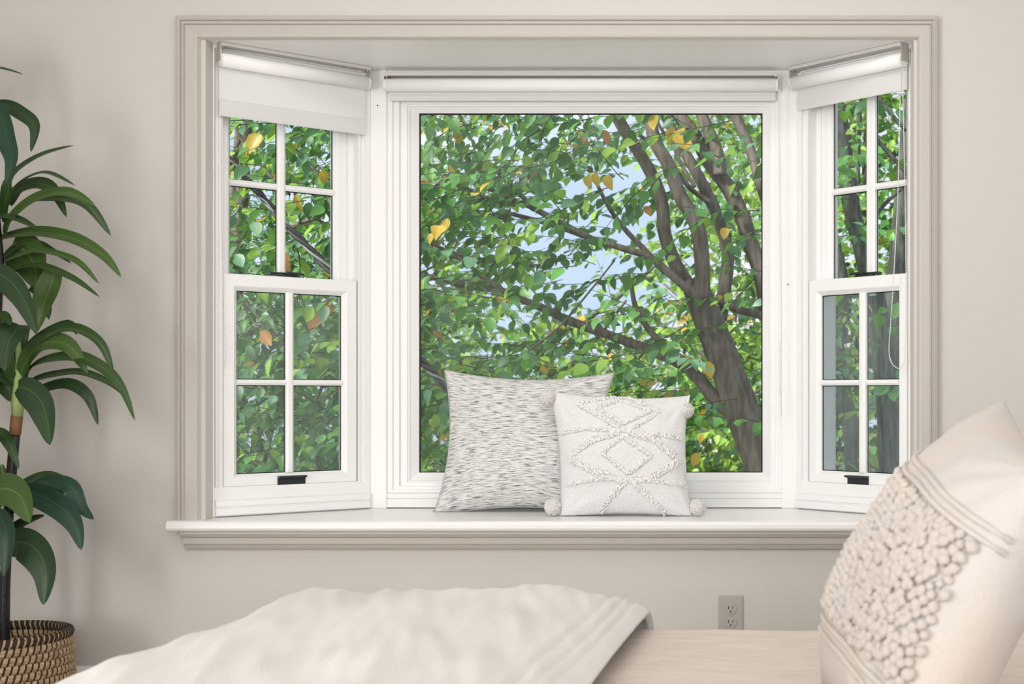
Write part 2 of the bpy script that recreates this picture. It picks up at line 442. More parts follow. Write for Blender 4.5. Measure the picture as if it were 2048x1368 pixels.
def blind(T, s0, s1, zroll, zbot, zhem, label, ec=.030, rr=.020, name='roller_blind', fabric_in=.004, top=ZT):
    mid = T((s0 + s1) / 2, ec, zroll)
    root = empty(name, mid, label, 'blind')
    n = 20; lo, hi = min(s0, s1), max(s0, s1)
    # head rail strip with a lip, screwed under the bay ceiling
    b = MB(); pr = [(ec - .024, top - .001), (ec - .024, top - .008), (ec - .010, top - .010), (ec + .016, top - .010), (ec + .018, top - .005), (ec + .018, top - .001)]
    b.sweep([[T(s, e, z) for e, z in pr] for s in (lo, hi)]); b.build('head_rail', M['blindbar'], root)
    b = MB(); b.sweep([[T(s, ec + rr * math.cos(2 * math.pi * k / n), zroll + rr * math.sin(2 * math.pi * k / n)) for k in range(n)] for s in (lo + .006, hi - .006)])
    rl = b.build('roller', M['roller'], root, smooth=False)
    for p in rl.data.polygons: p.use_smooth = len(p.vertices) == 4
    # drop of fabric from the window side of the roller
    b = MB(); ef = ec - rr + .001
    b.box(lo + fabric_in, hi - fabric_in, ef - .0006, ef + .0006, zhem, zroll, T=T); b.build('fabric', M['blind'], root)
    b = MB(); b.sweep([[T(s, ef + .0035 * math.cos(2 * math.pi * k / 12), (zbot + zhem) / 2 + (zhem - zbot) / 2 * math.sin(2 * math.pi * k / 12)) for k in range(12)] for s in (lo + fabric_in, hi - fabric_in)])
    hb = b.build('hem_bar', M['hem'], root)
    for s, sg in ((lo, -1), (hi, 1)):
        b = MB(); g = .0015
        b.box(s - g, s + g, ec - .020, ec + .014, top - .052, top - .003, T=T)
        b.box(s - .012 if sg > 0 else s, s if sg > 0 else s + .012, ec - .022, ec + .016, top - .012, top - .009, T=T)
        b.blob(T(s - sg * .007, ec + .008, top - .013), .0028, 1); 
        b.build('bracket', M['steel'], root)
        b = MB(); b.sweep([[T(ss, ec + rr * .97 * math.cos(2 * math.pi * k / n), zroll + rr * .97 * math.sin(2 * math.pi * k / n)) for k in range(n)] for ss in (s + sg * .000, s - sg * .007)])
        b.build('end_cap', M['bead'], root)
    return root
zr = 1.872
b1 = blind(TL, sL(440, .035), sL(739, .035), zr, 1.716, 1.764, 'left roller blind drawn lowest, with hem over the upper sash of the left side window')
e_c = .032
b2 = blind(lambda s, e, z: T2(s, e, z), X2(770, e_c), X2(1556, e_c), Z2(170, e_c), Z2(199, e_c), Z2(186, e_c), 'widest white roller blind, rolled up above the big picture window', fabric_in=.008, top=Z2(146.5, e_c))
b3 = blind(TR, sR(1806, .035), sR(1583, .035), zr, 1.791, 1.850, 'right roller blind partly drawn, above the side window behind the bed cushion')
# pull chains: two strands and a loop at the bottom
def cp(px, py, Y): return P(px, py, Y)
yl = .01
bead_chain(b1, [cp(437, 132, yl), cp(436, 300, yl), cp(437, 500, yl), cp(440, 640, yl), cp(443, 715, yl), cp(447, 737, yl - .004), cp(451, 715, yl - .008), cp(451, 670, yl - .008), cp(446, 560, yl - .008), cp(444, 420, yl - .008), cp(443, 280, yl - .008), cp(443, 132, yl - .008)])
yc = FY - .045
bead_chain(b2, [cp(1559, 180, yc), cp(1560, 400, yc), cp(1562, 600, yc), cp(1562, 780, yc), cp(1563, 815, yc), cp(1563, 831, yc - .004), cp(1561, 815, yc - .01), cp(1560, 700, yc - .01), cp(1563, 660, yc - .01), cp(1561, 520, yc - .01), cp(1557, 180, yc - .01)])
yr = -.005
bead_chain(b3, [cp(1801, 135, yr), cp(1799, 260, yr), cp(1796, 380, yr), cp(1792, 470, yr), cp(1787, 560, yr), cp(1781, 650, yr), cp(1778, 700, yr), cp(1783, 725, yr), cp(1797, 737, yr - .005), cp(1807, 728, yr - .01), cp(1811, 690, yr - .01), cp(1812, 560, yr - .01), cp(1810, 380, yr - .01), cp(1806, 200, yr - .01), cp(1805, 135, yr - .01)])

# ------------------------------------------------------------------ wall outlet
ctr = P(1461.5, 1231, WY - .004); hw, hh = .0345, .057
ol = empty('wall_outlet', (ctr.x, WY, ctr.z), 'beige double power outlet low on the wall beneath the window seat', 'outlet')
b = MB(); b.box(ctr.x - hw, ctr.x + hw, WY - .006, WY + .0005, ctr.z - hh, ctr.z + hh); b.build('cover_plate', M['plate'], ol, bevel=.003)
for dz in (.0195, -.0195):
    b = MB(); n = 24; zc_ = ctr.z + dz
    def rr_(k, s):
        a = 2 * math.pi * k / n; return (ctr.x + s * .0172 * math.cos(a), max(-.0142, min(.0142, .0172 * math.sin(a))) * s + zc_)
    secs = []
    for s, y in ((1, WY - .005), (1, WY - .0078), (.93, WY - .0085)):
        secs.append([(rr_(k, s)[0], y, rr_(k, s)[1]) for k in range(n)])
    b.sweep(secs); rc = b.build('receptacle', M['plate'], ol)
    b = MB(); 
    ring(b, lambda x, e, z: (x, -e, z), (ctr.x - .0179, ctr.x + .0179, zc_ - .0149, zc_ + .0149), (ctr.x - .0179, ctr.x + .0179, zc_ - .0149, zc_ + .0149), [(0, -WY)] * 3)
    b = MB()
    b.box(ctr.x - .0072, ctr.x - .0050, WY - .0088, WY - .0080, zc_ - .001, zc_ + .0075)
    b.box(ctr.x + .0050, ctr.x + .0070, WY - .0088, WY - .0080, zc_ - .000, zc_ + .0072)
    b.sweep([[(ctr.x + .0026 * math.cos(k * .785), y, zc_ - .0075 + .0026 * max(-.5, math.sin(k * .785))) for k in range(8)] for y in (WY - .0088, WY - .008)])
    b.build('slots', M['slot'], rc)
b = MB(); b.blob((ctr.x, WY - .006, ctr.z), .0028, 2); b.build('screw', M['plate'], ol)

# ------------------------------------------------------------------ cushions
def pillow_fn(corner, thick, normal, pinch=.07, power=.55, wr=0, seed=0, gravity=0, edgew=0):
    """corner: TL, TR, BL, BR as Vectors. Returns surf(u, v, side) with u to the right, v up."""
    TLc, TRc, BLc, BRc = corner; normal = normal.normalized()
    def surf(u, v, side=1):
        a, c = 2 * u - 1, 2 * v - 1
        ua = .5 + .5 * a * (1 - pinch * (1 - c * c)); va = .5 + .5 * c * (1 - pinch * (1 - a * a))
        p = (BLc * (1 - ua) + BRc * ua) * (1 - va) + (TLc * (1 - ua) + TRc * ua) * va
        h = max(0, (1 - abs(a) ** 2.2) * (1 - abs(c) ** 2.2)) ** power
        w = 1
        if gravity: h *= 1 + gravity * -c * .5
        q = p + normal * side * thick * h
        if wr:
            n = noise.noise(Vector((u * 5 + seed, v * 5, side * 3.3))) + .5 * noise.noise(Vector((u * 11 + seed, v * 11, side * 7)))
            # creases fan out of the corners
            k = 0
            for cu, cv in ((0, 0), (1, 0), (0, 1), (1, 1)):
                dx, dy = abs(u - cu), abs(v - cv); rr = math.hypot(dx, dy)
                k += math.sin(math.atan2(dy, dx) * 14 + seed) * math.exp(-(rr - .18) ** 2 / .02)
            q += normal * side * wr * (n + .5 * k) * min(1, h * 1.6)
        return q
    return surf
def pillow_mesh(surf, name, m, parent=None, N=56, uvs=True):
    b = MB()
    idx = {}
    for side in (1, -1):
        for i in range(N + 1):
            for j in range(N + 1):
                u = .5 - .5 * math.cos(math.pi * i / N); v = .5 - .5 * math.cos(math.pi * j / N)
                u = .5 * u + .5 * i / N; v = .5 * v + .5 * j / N
                edge = i in (0, N) or j in (0, N)
                if edge and side == -1: idx[(side, i, j)] = idx[(1, i, j)]; continue
                idx[(side, i, j)] = len(b.v); b.v.append(tuple(surf(u, v, side))); b.uv.append((u, v))
        for i in range(N):
            for j in range(N):
                q = [idx[(side, i, j)], idx[(side, i + 1, j)], idx[(side, i + 1, j + 1)], idx[(side, i, j + 1)]]
                b.f.append(tuple(q if side == 1 else reversed(q))); b.m.append(0)
    return b.build(name, m, parent, smooth=True)
def frame_on(surf, u, v, side=1, d=.004):
    p = surf(u, v, side); du = surf(u + d, v, side) - surf(u - d, v, side); dv = surf(u, v + d, side) - surf(u, v - d, side)
    n = du.cross(dv).normalized() * side
    return p, n, du.normalized()

# striped cushion (behind): streaky woven stripes
def streak_mat():
    m = bpy.data.materials.new('streaked_weave'); m.use_nodes = True; t = m.node_tree; b = t.nodes['Principled BSDF']
    b.inputs['Roughness'].default_value = .9; b.inputs['Specular IOR Level'].default_value = .15
    cd = t.nodes.new('ShaderNodeTexCoord'); mp = t.nodes.new('ShaderNodeMapping'); mp.inputs['Scale'].default_value = (13, 150, 1)
    wn = t.nodes.new('ShaderNodeTexNoise'); wn.inputs['Scale'].default_value = 3; 
    va = t.nodes.new('ShaderNodeVectorMath'); va.operation = 'MULTIPLY_ADD'; va.inputs[1].default_value = (0, .05, 0)
    t.links.new(cd.outputs['UV'], wn.inputs['Vector']); t.links.new(wn.outputs['Color'], va.inputs[0]); t.links.new(cd.outputs['UV'], va.inputs[2])
    t.links.new(va.outputs[0], mp.inputs['Vector'])
    n = t.nodes.new('ShaderNodeTexNoise'); n.inputs['Scale'].default_value = 1; n.inputs['Detail'].default_value = 4; n.inputs['Roughness'].default_value = .65
    t.links.new(mp.outputs[0], n.inputs['Vector'])
    r = t.nodes.new('ShaderNodeValToRGB'); e = r.color_ramp.elements
    e[0].position = .36; e[0].color = (.10, .10, .11, 1); e[1].position = .53; e[1].color = (.78, .775, .76, 1)
    x = e.new(.45); x.color = (.50, .495, .49, 1)
    t.links.new(n.outputs['Fac'], r.inputs[0]); t.links.new(r.outputs[0], b.inputs['Base Color'])
    bp = t.nodes.new('ShaderNodeBump'); bp.inputs['Strength'].default_value = .35; bp.inputs['Distance'].default_value = .003
    t.links.new(n.outputs['Fac'], bp.inputs['Height']); t.links.new(bp.outputs[0], b.inputs['Normal'])
    return m
M['streak'] = streak_mat()
yb, yt = .165, .250
c1 = [P(889, 740, yt), P(1228, 746, yt), P(866, 1036, yb), P(1212, 1036, yb)]
for c in c1[2:]: c.z = ZS - .012
nrm = Vector((.02, -1, .22))
sf = pillow_fn(c1, .088, nrm, pinch=.125, wr=.007, seed=3, gravity=.25)
st_ = pillow_mesh(sf, 'cushion', M['streak'])
tag(st_, 'larger cushion with grey and white horizontal streaks at the back of the window seat', 'cushion')
# keep above the seat
for v in st_.data.vertices:
    if v.co.z < ZS + .002: v.co.z = ZS + .002
    if v.co.y > FY - .008: v.co.y = FY - .008
b = MB(); edge = [sf(u, 1, 1) for u in [i / 30 for i in range(31)]] + [sf(1, 1 - i / 30, 1) for i in range(1, 31)] + [sf(1 - i / 30, 0, 1) for i in range(1, 31)] + [sf(0, i / 30, 1) for i in range(1, 31)]
for p in edge: p.z = max(p.z, ZS + .003)
b.tube(edge, .0022, 5); b.build('seam', M['streak'], st_, smooth=True)

# white tufted cushion with pompoms (front)
M['linen'] = mat('white_linen', (.83, .832, .835), .9, .15, bump=.7, bscale=120, coord='UV', stretch=(1.2, .9, 1), noise_amt=.07, nscale=60)
M['tuft'] = mat('tuft_yarn', (.86, .85, .84), .95, .1, noise_amt=.08, nscale=120)
M['pompom'] = mat('pompom_yarn', (.86, .84, .82), .95, .1, noise_amt=.1, nscale=160)
yb2, yt2 = .035, .108
c2 = [P(1098, 781, yt2), P(1378, 791, yt2), P(1118, 1034, yb2), P(1388, 1032, yb2)]
for c in c2[2:]: c.z = ZS - .010
sf2 = pillow_fn(c2, .080, Vector((.06, -1, .2)), pinch=.085, power=.48, wr=.0055, seed=9, gravity=.3)
tu = pillow_mesh(sf2, 'cushion', M['linen'], N=60)
for v in tu.data.vertices: v.co.z = max(v.co.z, ZS + .002)
tag(tu, 'smaller white cushion with tufted diamonds and four corner pompoms, on the window seat', 'cushion')
def uvp(px, py): return ((px - 1113) / (1366 - 1113), (1030 - py) / (1030 - 786))
bands = [
    (1, [(1118, 871), (1180, 862), (1245, 864), (1300, 868), (1360, 876)]),
    (1, [(1130, 969), (1200, 963), (1252, 966), (1310, 965), (1363, 968)]),
    (1, [(1233, 787), (1162, 809), (1248, 864)]), (1, [(1233, 787), (1262, 790), (1316, 822), (1256, 866)]),
    (1, [(1244, 795), (1198, 814), (1247, 850), (1299, 820), (1244, 795)]),
    (3, [(1238, 868), (1185, 885), (1134, 917), (1175, 942), (1240, 966)]), (3, [(1258, 868), (1310, 882), (1353, 921), (1315, 948), (1262, 967)]),
    (1, [(1246, 878), (1203, 911), (1252, 953), (1300, 916), (1246, 878)]),
    (2, [(1248, 968), (1215, 1000), (1192, 1027)]), (2, [(1258, 968), (1290, 1000), (1315, 1027)]),
]
rt = random.Random(4)
for wid, line in bands:
    b = MB(); pts = [uvp(*p) for p in line]
    for (u0, v0), (u1, v1) in zip(pts, pts[1:]):
        L = math.hypot((u1 - u0) * .39, (v1 - v0) * .36); n = max(2, int(L / .0026))
        nx, ny = -(v1 - v0) * .36 / L, (u1 - u0) * .39 / L
        for i in range(n):
            for w in range(wid + 1):
                t = (i + rt.random()) / n; off = (w - wid / 2) * .0046 + rt.gauss(0, .0011)
                u = mix(u0, u1, t) + nx * off / .39; v = mix(v0, v1, t) + ny * off / .36
                u = min(max(u, .006), .994); v = min(max(v, .006), .994)
                p, nn, du = frame_on(sf2, u, v); p.z = max(p.z, ZS + .004)
                tip = p + nn * rt.uniform(.003, .0085) + du * rt.gauss(0, .0022) + Vector((0, 0, rt.gauss(-.0008, .002)))
                b.blob((p + tip) / 2, rt.uniform(.0021, .0037), 1, Matrix.Rotation(rt.random() * 3, 3, 'X') @ Matrix.Diagonal((1, 1.5, .9)))
    tag(b.build('tufted_band', M['tuft'], tu, smooth=True), kind='stuff')
def pompom(c, r, seed):
    rp_ = random.Random(seed); b = MB(); b.blob(c, r * .8, 3)
    for i in range(560):
        z = 1 - 2 * (i + .5) / 560; a = i * 2.39996
        d = Vector((math.sqrt(1 - z * z) * math.cos(a), math.sqrt(1 - z * z) * math.sin(a), z))
        d = (d + Vector((rp_.gauss(0, .09), rp_.gauss(0, .09), rp_.gauss(0, .09)))).normalized()
        t = d.orthogonal().normalized(); t2_ = d.cross(t); w = r * .075; l = r * rp_.uniform(.95, 1.06)
        base = Vector(c) + d * r * .7; tip = Vector(c) + d * l
        b.add([base + t * w, base - t * .5 * w + t2_ * w * .87, base - t * .5 * w - t2_ * w * .87, tip + t * w, tip - t * .5 * w + t2_ * w * .87, tip - t * .5 * w - t2_ * w * .87],
              [(0, 1, 4, 3), (1, 2, 5, 4), (2, 0, 3, 5), (3, 4, 5)])
    return b.build('pompom', M['pompom'], tu, smooth=True)
for (px, py, r, Y), cn in zip(((1097, 797, .0245, .095), (1373, 821, .0225, .098), (1107, 1013, .0255, .03), (1396, 1011, .0245, .03)), ((0, 1), (1, 1), (0, 0), (1, 0))):
    c = P(px, py, Y)
    if py > 900: c.z = ZS + r + .001
    pompom(c, r, px)
    q = sf2(*cn, 1); q.z = max(q.z, ZS + .006)
    b = MB(); b.tube([q, (q + c) / 2 + Vector((0, -.003, .003)), c], .004, 6); b.build('pompom_cord', M['tuft'], tu, smooth=True)

# ------------------------------------------------------------------ bed
BX0, BX1, BY1, BY0, BZ = -1.035, 1.08, -1.20, -2.78, .455
bed = empty('bed', ((BX0 + BX1) / 2, (BY0 + BY1) / 2, 0), 'wide bed dressed in cream linen with its head to the right', 'bed')
M['mattress'] = mat('mattress_ticking', (.78, .76, .72), .9, .1)
M['bedframe'] = mat('bed_upholstery', (.50, .46, .41), .9, .1, bump=.3, bscale=300)
b = MB(); b.box(BX0 + .03, BX1, BY0 + .03, BY1 - .03, .24, BZ - .03); b.build('mattress', M['mattress'], bed, bevel=.04)
b = MB(); b.box(BX0 + .03, BX1, BY0 + .03, BY1 - .03, .08, .24); b.build('bed_base', M['bedframe'], bed, bevel=.01)
b = MB(); b.box(BX1, BX1 + .08, BY0 - .02, BY1 + .02, .0, 1.0); b.build('headboard', M['bedframe'], bed, bevel=.02)
for x in (BX0 + .1, BX1 - .1):
    for y in (BY0 + .1, BY1 - .1):
        b = MB(); b.tube([(x, y, 0), (x, y, .085)], [.02, .028], 10); b.build('leg', M['black'], bed)

def cloth(name, x0, x1, y0, y1, nx, ny, zf, m, label, cat, thick=.006, zmin=.2):
    """sheet laid over the bed as a height field, hanging over the edges it passes"""
    b = MB()
    for i in range(nx + 1):
        for j in range(ny + 1):
            b.v.append(tuple(zf(mix(x0, x1, i / nx), mix(y0, y1, j / ny), i / nx, j / ny))); b.uv.append((i / nx, j / ny))
    for i in range(nx):
        for j in range(ny):
            a = i * (ny + 1) + j; b.f.append((a, a + ny + 1, a + ny + 2, a + 1)); b.m.append(0)
    o = b.build(name, m, None, smooth=True)
    md = o.modifiers.new('thickness', 'SOLIDIFY'); md.thickness = thick; md.offset = -1
    return tag(o, label, cat)
def over_edge(x, y, z, r=.05, o=.03):
    """bend a flat sheet over the far and near sides and the foot of the bed"""
    def bend(d):
        if d <= 0: return d, 0
        a = d / r
        if a < math.pi / 2: return r * math.sin(a), r * (1 - math.cos(a))
        return r, r + (d - r * math.pi / 2)
    dz = 0; 
    hx, d1 = bend((BX0 + o) - x); hy, d2 = bend(y - (BY1 - .03)); hy2, d3 = bend((BY0 + .03) - y)
    nx = x if hx <= 0 else (BX0 + o) - hx
    ny = y if hy <= 0 else (BY1 - .03) + hy
    if hy2 > 0: ny = (BY0 + .03) - hy2
    return Vector((nx, ny, z - max(d1, d2, d3)))
def sheet_z(x, y, u, v):
    n = noise.noise(Vector((x * 3, y * 16, 1))) * .004 + noise.noise(Vector((x * 7, y * 40, 5))) * .0022
    return over_edge(x, y, BZ + .012 + n)
M['coverlet'] = mat('gauze_coverlet', (.66, .585, .525), .95, .1, bump=.8, bscale=26, stretch=(1.2, 7, 1), col2=(.61, .53, .475), nscale=9, sheen=.1)
cloth('coverlet', BX0 - .20, BX1 - .01, BY0 - .25, BY1 + .25, 90, 150, sheet_z, M['coverlet'], 'peach cream crinkled gauze coverlet spread over the bed', 'coverlet', .006)

M['quilt'] = mat('quilt_linen', (.66, .642, .62), .95, .1, bump=.4, bscale=240, col2=(.605, .575, .55), nscale=5, stretch=(1, .35, 1), sheen=.1)
QX = -.338
def quilt_z(x, y, u, v):
    e = QX + .012 * math.sin(y * 3.1) - x                     # distance in from the right edge
    lift = .052 * (1 - math.exp(-max(0, e) / .05)) + .010
    w = noise.noise(Vector((x * 6.5 + y * 1.6, y * .9, 2))) * .011 + noise.noise(Vector((x * 15 + y * 5, y * 2.2, 8))) * .007 + noise.noise(Vector((x * 4, y * 5, 12))) * .006 + noise.noise(Vector((x * 34 + y * 9, y * 6, 3))) * .0055
    hem = 0
    for h in (.040, .058, .085): hem -= .006 * math.exp(-((e - h) / .005) ** 2)
    z = BZ + .030 + lift + w * min(1, max(0, e) / .12) + hem
    return over_edge(x, y, z, .075, .058)
cloth('quilt', BX0 - .34, QX, BY0 - .22, BY1 + .25, 300, 130, quilt_z, M['quilt'], 'thick off-white linen quilt folded across the foot of the bed, with stitched hem', 'quilt', .016)

# large knobbly cushion in the right foreground
M['oat'] = mat('oat_linen', (.54, .478, .425), .95, .1, col2=(.50, .47, .45), nscale=9, bump=.5, bscale=260, sheen=.15)
M['bobble'] = mat('bobble_wool', (.58, .50, .44), .98, .05, col2=(.50, .475, .455), nscale=22, bump=.4, bscale=420, sheen=.2)
FT = P(2010, 800, -1.72); NTc = P(2100, 945, -2.20); NB = P(1795, 1560, -2.24); FB = P(1642, 1368, -1.74)
for c in (NB, FB): c.z = max(c.z, BZ + .022)
fv = ((FT + NTc) - (FB + NB)); fu = (NTc + NB) - (FT + FB)
fn = fu.cross(fv).normalized()
if fn.x > 0: fn = -fn
sf3 = pillow_fn([FT, NTc, FB, NB], .115, fn, pinch=.06, power=.52, wr=.006, seed=21)
kp = pillow_mesh(sf3, 'cushion', M['oat'], N=64)
tag(kp, 'big oatmeal cushion with a knobbly bobble panel, on the bed in the right foreground', 'cushion')
for v0 in (.722, .764, .155, .195):
    b = MB(); b.tube([sf3(u / 40, v0 + .006 * math.sin(u * .3), 1) + frame_on(sf3, min(max(u / 40, .01), .99), v0)[1] * .001 for u in range(41)], .0042, 6)
    b.build('corded_seam', M['oat'], kp, smooth=True)
rb = random.Random(11); bob = []
NU, NV = 38, 22
for j in range(NV):
    for i in range(NU):
        u = .02 + .96 * (i + .5 * (j % 2)) / NU + rb.gauss(0, .004); v = .236 + .455 * j / (NV - 1) + rb.gauss(0, .004)
        if not .01 < u < .99: continue
        p, n, du = frame_on(sf3, u, v)
        
        bob.append((p + n * rb.uniform(.001, .0045), n, du, rb.uniform(.0056, .0082)))
bob.sort(key=lambda q: (q[0] - Vector((0, -D, ZC))).length / max(.15, q[1].dot((Vector((0, -D, ZC)) - q[0]).normalized())))
bmes = []
for k in range(4):
    b = MB(); vs, fs = ICO[2]
    b.add([v * (1 + .22 * noise.noise(v * 1.8 + Vector((k * 5, 0, 0)))) for v in vs], fs)
    o = b.build('bobble', M['bobble'], None, smooth=True); me = o.data; bpy.data.objects.remove(o); bmes.append(me)
def bmatrix(q):
    p, n, du, r = q; dv = n.cross(du).normalized(); du = dv.cross(n)
    m3 = Matrix((du, dv, n)).transposed() @ Matrix.Rotation(rb.random() * 6, 3, 'Z') @ Matrix.Diagonal((r, r * rb.uniform(1.0, 1.35), r * .85))
    return Matrix.Translation(p) @ m3.to_4x4()
for i, q in enumerate(bob[:300]):
    o = bpy.data.objects.new('bobble', bmes[i % 4]); COL.objects.link(o); o.parent = kp; o.matrix_basis = bmatrix(q)
b = MB()
for q in bob[300:]:
    m = bmatrix(q); vs, fs = ICO[1]; b.add([m @ v for v in vs], fs)
tag(b.build('bobble_rest', M['bobble'], kp, smooth=True), kind='stuff')

# plain pillow leaning on the headboard behind it
M['sham'] = mat('sham_linen', (.52, .465, .41), .95, .1, bump=.4, bscale=260)
c4 = [Vector((.72, -1.55, .90)), Vector((.70, -2.30, .90)), Vector((.50, -1.55, BZ + .04)), Vector((.48, -2.30, BZ + .04))]
n4 = Vector((-1, -.1, .45))
sf4 = pillow_fn(c4, .07, n4, pinch=.05, wr=.005, seed=33)
sh = pillow_mesh(sf4, 'pillow', M['sham'], N=40)
tag(sh, 'plain beige pillow behind the knobbly cushion at the right edge of the bed', 'pillow')

# ------------------------------------------------------------------ basket
KY = -.345; kt = (D + KY) / F; KX = (-8 - XV) * kt; KR = .170; KH = .306
bas = empty('basket', (KX, KY, 0), 'round woven seagrass basket with dark stitching standing on the floor by the left wall plant', 'basket')
bas['label'] = 'round coiled straw basket with dark stitching, on the floor at the foot of the plant'
M['straw'] = mat('straw_coil', (.52, .37, .22), .8, .2, noise_amt=.45, nscale=60, stretch=(1, 1, 3), bump=.6, bscale=130)
M['stitch'] = mat('dark_stitch', (.035, .026, .02), .8, .2)
nc = 14
for k in range(nc):
    z = .012 + k * (KH - .024) / (nc - 1); rad = KR - .018 * (1 - min(1, z / .16)) ** 2 - .006 * max(0, (z - .2) / .1)
    b = MB(); nseg = 210; nn = 8; base = 0
    secs = []
    ph = k * 1.3
    for i in range(nseg):
        a = 2 * math.pi * i / nseg; st = (i + k) % 3
        wob = .0012 * math.sin(a * 5 + ph)
        mr = .0128 if st else .0138
        secs.append([(KX + (rad + wob + mr * .85 * math.cos(q)) * math.cos(a + .010 * math.sin(q) * 2.2), KY + (rad + wob + mr * .85 * math.cos(q)) * math.sin(a + .010 * math.sin(q) * 2.2), z + mr * math.sin(q)) for q in [2 * math.pi * w / nn for w in range(nn)]])
    b.sweep(secs, closed_path=True)
    b.m = [1 if ((f // nn) + k) % 3 == 0 else 0 for f in range(len(b.f))]
    o = b.build('coil', [M['straw'], M['stitch']] if k < nc - 1 else [M['stitch'], M['straw']], bas, smooth=True)
b = MB(); n = 40
b.sweep([[(KX + r * math.cos(2 * math.pi * i / n), KY + r * math.sin(2 * math.pi * i / n), z) for i in range(n)] for r, z in ((.001, .006), (KR - .02, .006), (KR - .02, .012), (.001, .012))], cap=False)
b.build('base', M['straw'], bas)

# ------------------------------------------------------------------ plant (dracaena) in the basket
SXp, SYp = KX + .015, KY + .02
stem_px = [(9, 1262), (10, 1180), (14, 1080), (20, 985), (30, 868)]
stem = [P(x, y, SYp + .0) for x, y in stem_px]
pl = empty('potted_plant', (stem[0].x, SYp, .02), 'tall dracaena plant with drooping dark green strap leaves and black stem, standing in the basket', 'plant')
M['stem'] = mat('black_cane', (.012, .011, .011), .35, .5, bump=.3, bscale=60)
M['collar'] = mat('brown_tape', (.22, .115, .06), .8, .2)
M['pale'] = mat('pale_stem', (.32, .42, .16), .6, .3)
M['pot'] = mat('nursery_pot', (.03, .03, .03), .6, .3)
M['soil'] = mat('soil_moss', (.10, .085, .06), .95, .1, noise_amt=.6, nscale=40, bump=1, bscale=60)
b = MB(); n = 28
b.sweep([[(KX + r * math.cos(2 * math.pi * i / n), KY + r * math.sin(2 * math.pi * i / n), z) for i in range(n)] for r, z in ((.001, .02), (.10, .02), (.125, .245), (.132, .25), (.128, .252), (.118, .235))], cap=False)
b.build('inner_pot', M['pot'], pl, smooth=False)
b = MB(); rs = random.Random(3)
for i in range(14):
    for k in range(28):
        r = .122 * i / 13; a = 2 * math.pi * k / 28; b.v.append((KX + r * math.cos(a), KY + r * math.sin(a), .244 + .012 * noise.noise(Vector((r * 40 * math.cos(a), r * 40 * math.sin(a), 0)))))
for i in range(13):
    for k in range(28): b.f.append((i * 28 + k, i * 28 + (k + 1) % 28, (i + 1) * 28 + (k + 1) % 28, (i + 1) * 28 + k)); b.m.append(0)
b.build('soil', M['soil'], pl, smooth=True)
b = MB(); stem0 = [Vector((stem[0].x - .002, SYp, .20))] + stem
b.tube(smoothpath(stem0), .0125, 10); b.build('cane', M['stem'], pl, smooth=True)
b = MB(); b.tube([P(30, 869, SYp), P(34, 832, SYp)], [.0138, .0145], 10); b.build('stem_wrap', M['collar'], pl, smooth=True)
b = MB(); b.tube([P(34, 834, SYp), P(37, 800, SYp), P(40, 745, SYp), P(36, 680, SYp)], [.013, .017, .012, .006], 8); b.build('leaf_sheath', M['pale'], pl, smooth=True)
b = MB(); b.tube([P(-14, 1262, SYp - .06), P(-16, 1000, SYp - .06), P(-8, 700, SYp - .05), P(-2, 520, SYp - .04), P(-8, 420, SYp - .04)], [.012, .011, .011, .012, .008], 10); b.build('cane', M['stem'], pl, smooth=True)
b = MB(); b.tube([P(-40, 1262, SYp), P(-46, 800, SYp), P(-40, 300, SYp), P(-42, 180, SYp)], [.012, .011, .01, .008], 10); b.build('cane', M['stem'], pl, smooth=True)
def dracaena_mat(name, c, stripe):
    m = bpy.data.materials.new(name); m.use_nodes = True; t = m.node_tree; b = t.nodes['Principled BSDF']
    b.inputs['Roughness'].default_value = .38; b.inputs['Specular IOR Level'].default_value = .45
    cd = t.nodes.new('ShaderNodeTexCoord'); sp = t.nodes.new('ShaderNodeSeparateXYZ'); t.links.new(cd.outputs['UV'], sp.inputs[0])
    mp = t.nodes.new('ShaderNodeMapping'); mp.inputs['Scale'].default_value = (26, 1.2, 1); t.links.new(cd.outputs['UV'], mp.inputs[0])
    n = t.nodes.new('ShaderNodeTexNoise'); n.inputs['Scale'].default_value = 1; n.inputs['Detail'].default_value = 2; t.links.new(mp.outputs[0], n.inputs['Vector'])
    # pale mid-stripe that fades towards the edges
    r = t.nodes.new('ShaderNodeValToRGB'); e = r.color_ramp.elements
    e[0].position = .30; e[0].color = (0, 0, 0, 1); e[1].position = .70; e[1].color = (0, 0, 0, 1); x = e.new(.5); x.color = (1, 1, 1, 1)
    t.links.new(sp.outputs[0], r.inputs[0])
    mu = t.nodes.new('ShaderNodeMath'); mu.operation = 'MULTIPLY'; r2 = t.nodes.new('ShaderNodeValToRGB'); r2.color_ramp.elements[0].position = .48; r2.color_ramp.elements[1].position = .66
    t.links.new(n.outputs['Fac'], r2.inputs[0]); t.links.new(r.outputs[0], mu.inputs[0]); t.links.new(r2.outputs[0], mu.inputs[1])
    mx = t.nodes.new('ShaderNodeMix'); mx.data_type = 'RGBA'; mx.inputs[6].default_value = (*c, 1); mx.inputs[7].default_value = (*stripe, 1)
    t.links.new(mu.outputs[0], mx.inputs[0]); t.links.new(mx.outputs[2], b.inputs['Base Color'])
    tr = t.nodes.new('ShaderNodeBsdfTranslucent'); t.links.new(mx.outputs[2], tr.inputs['Color'])
    ms = t.nodes.new('ShaderNodeMixShader'); ms.inputs[0].default_value = .15; o = t.nodes['Material Output']
    t.links.new(b.outputs[0], ms.inputs[1]); t.links.new(tr.outputs[0], ms.inputs[2]); t.links.new(ms.outputs[0], o.inputs['Surface'])
    return m
M['d0'] = dracaena_mat('strap_leaf_dark', (.022, .052, .020), (.10, .19, .05))
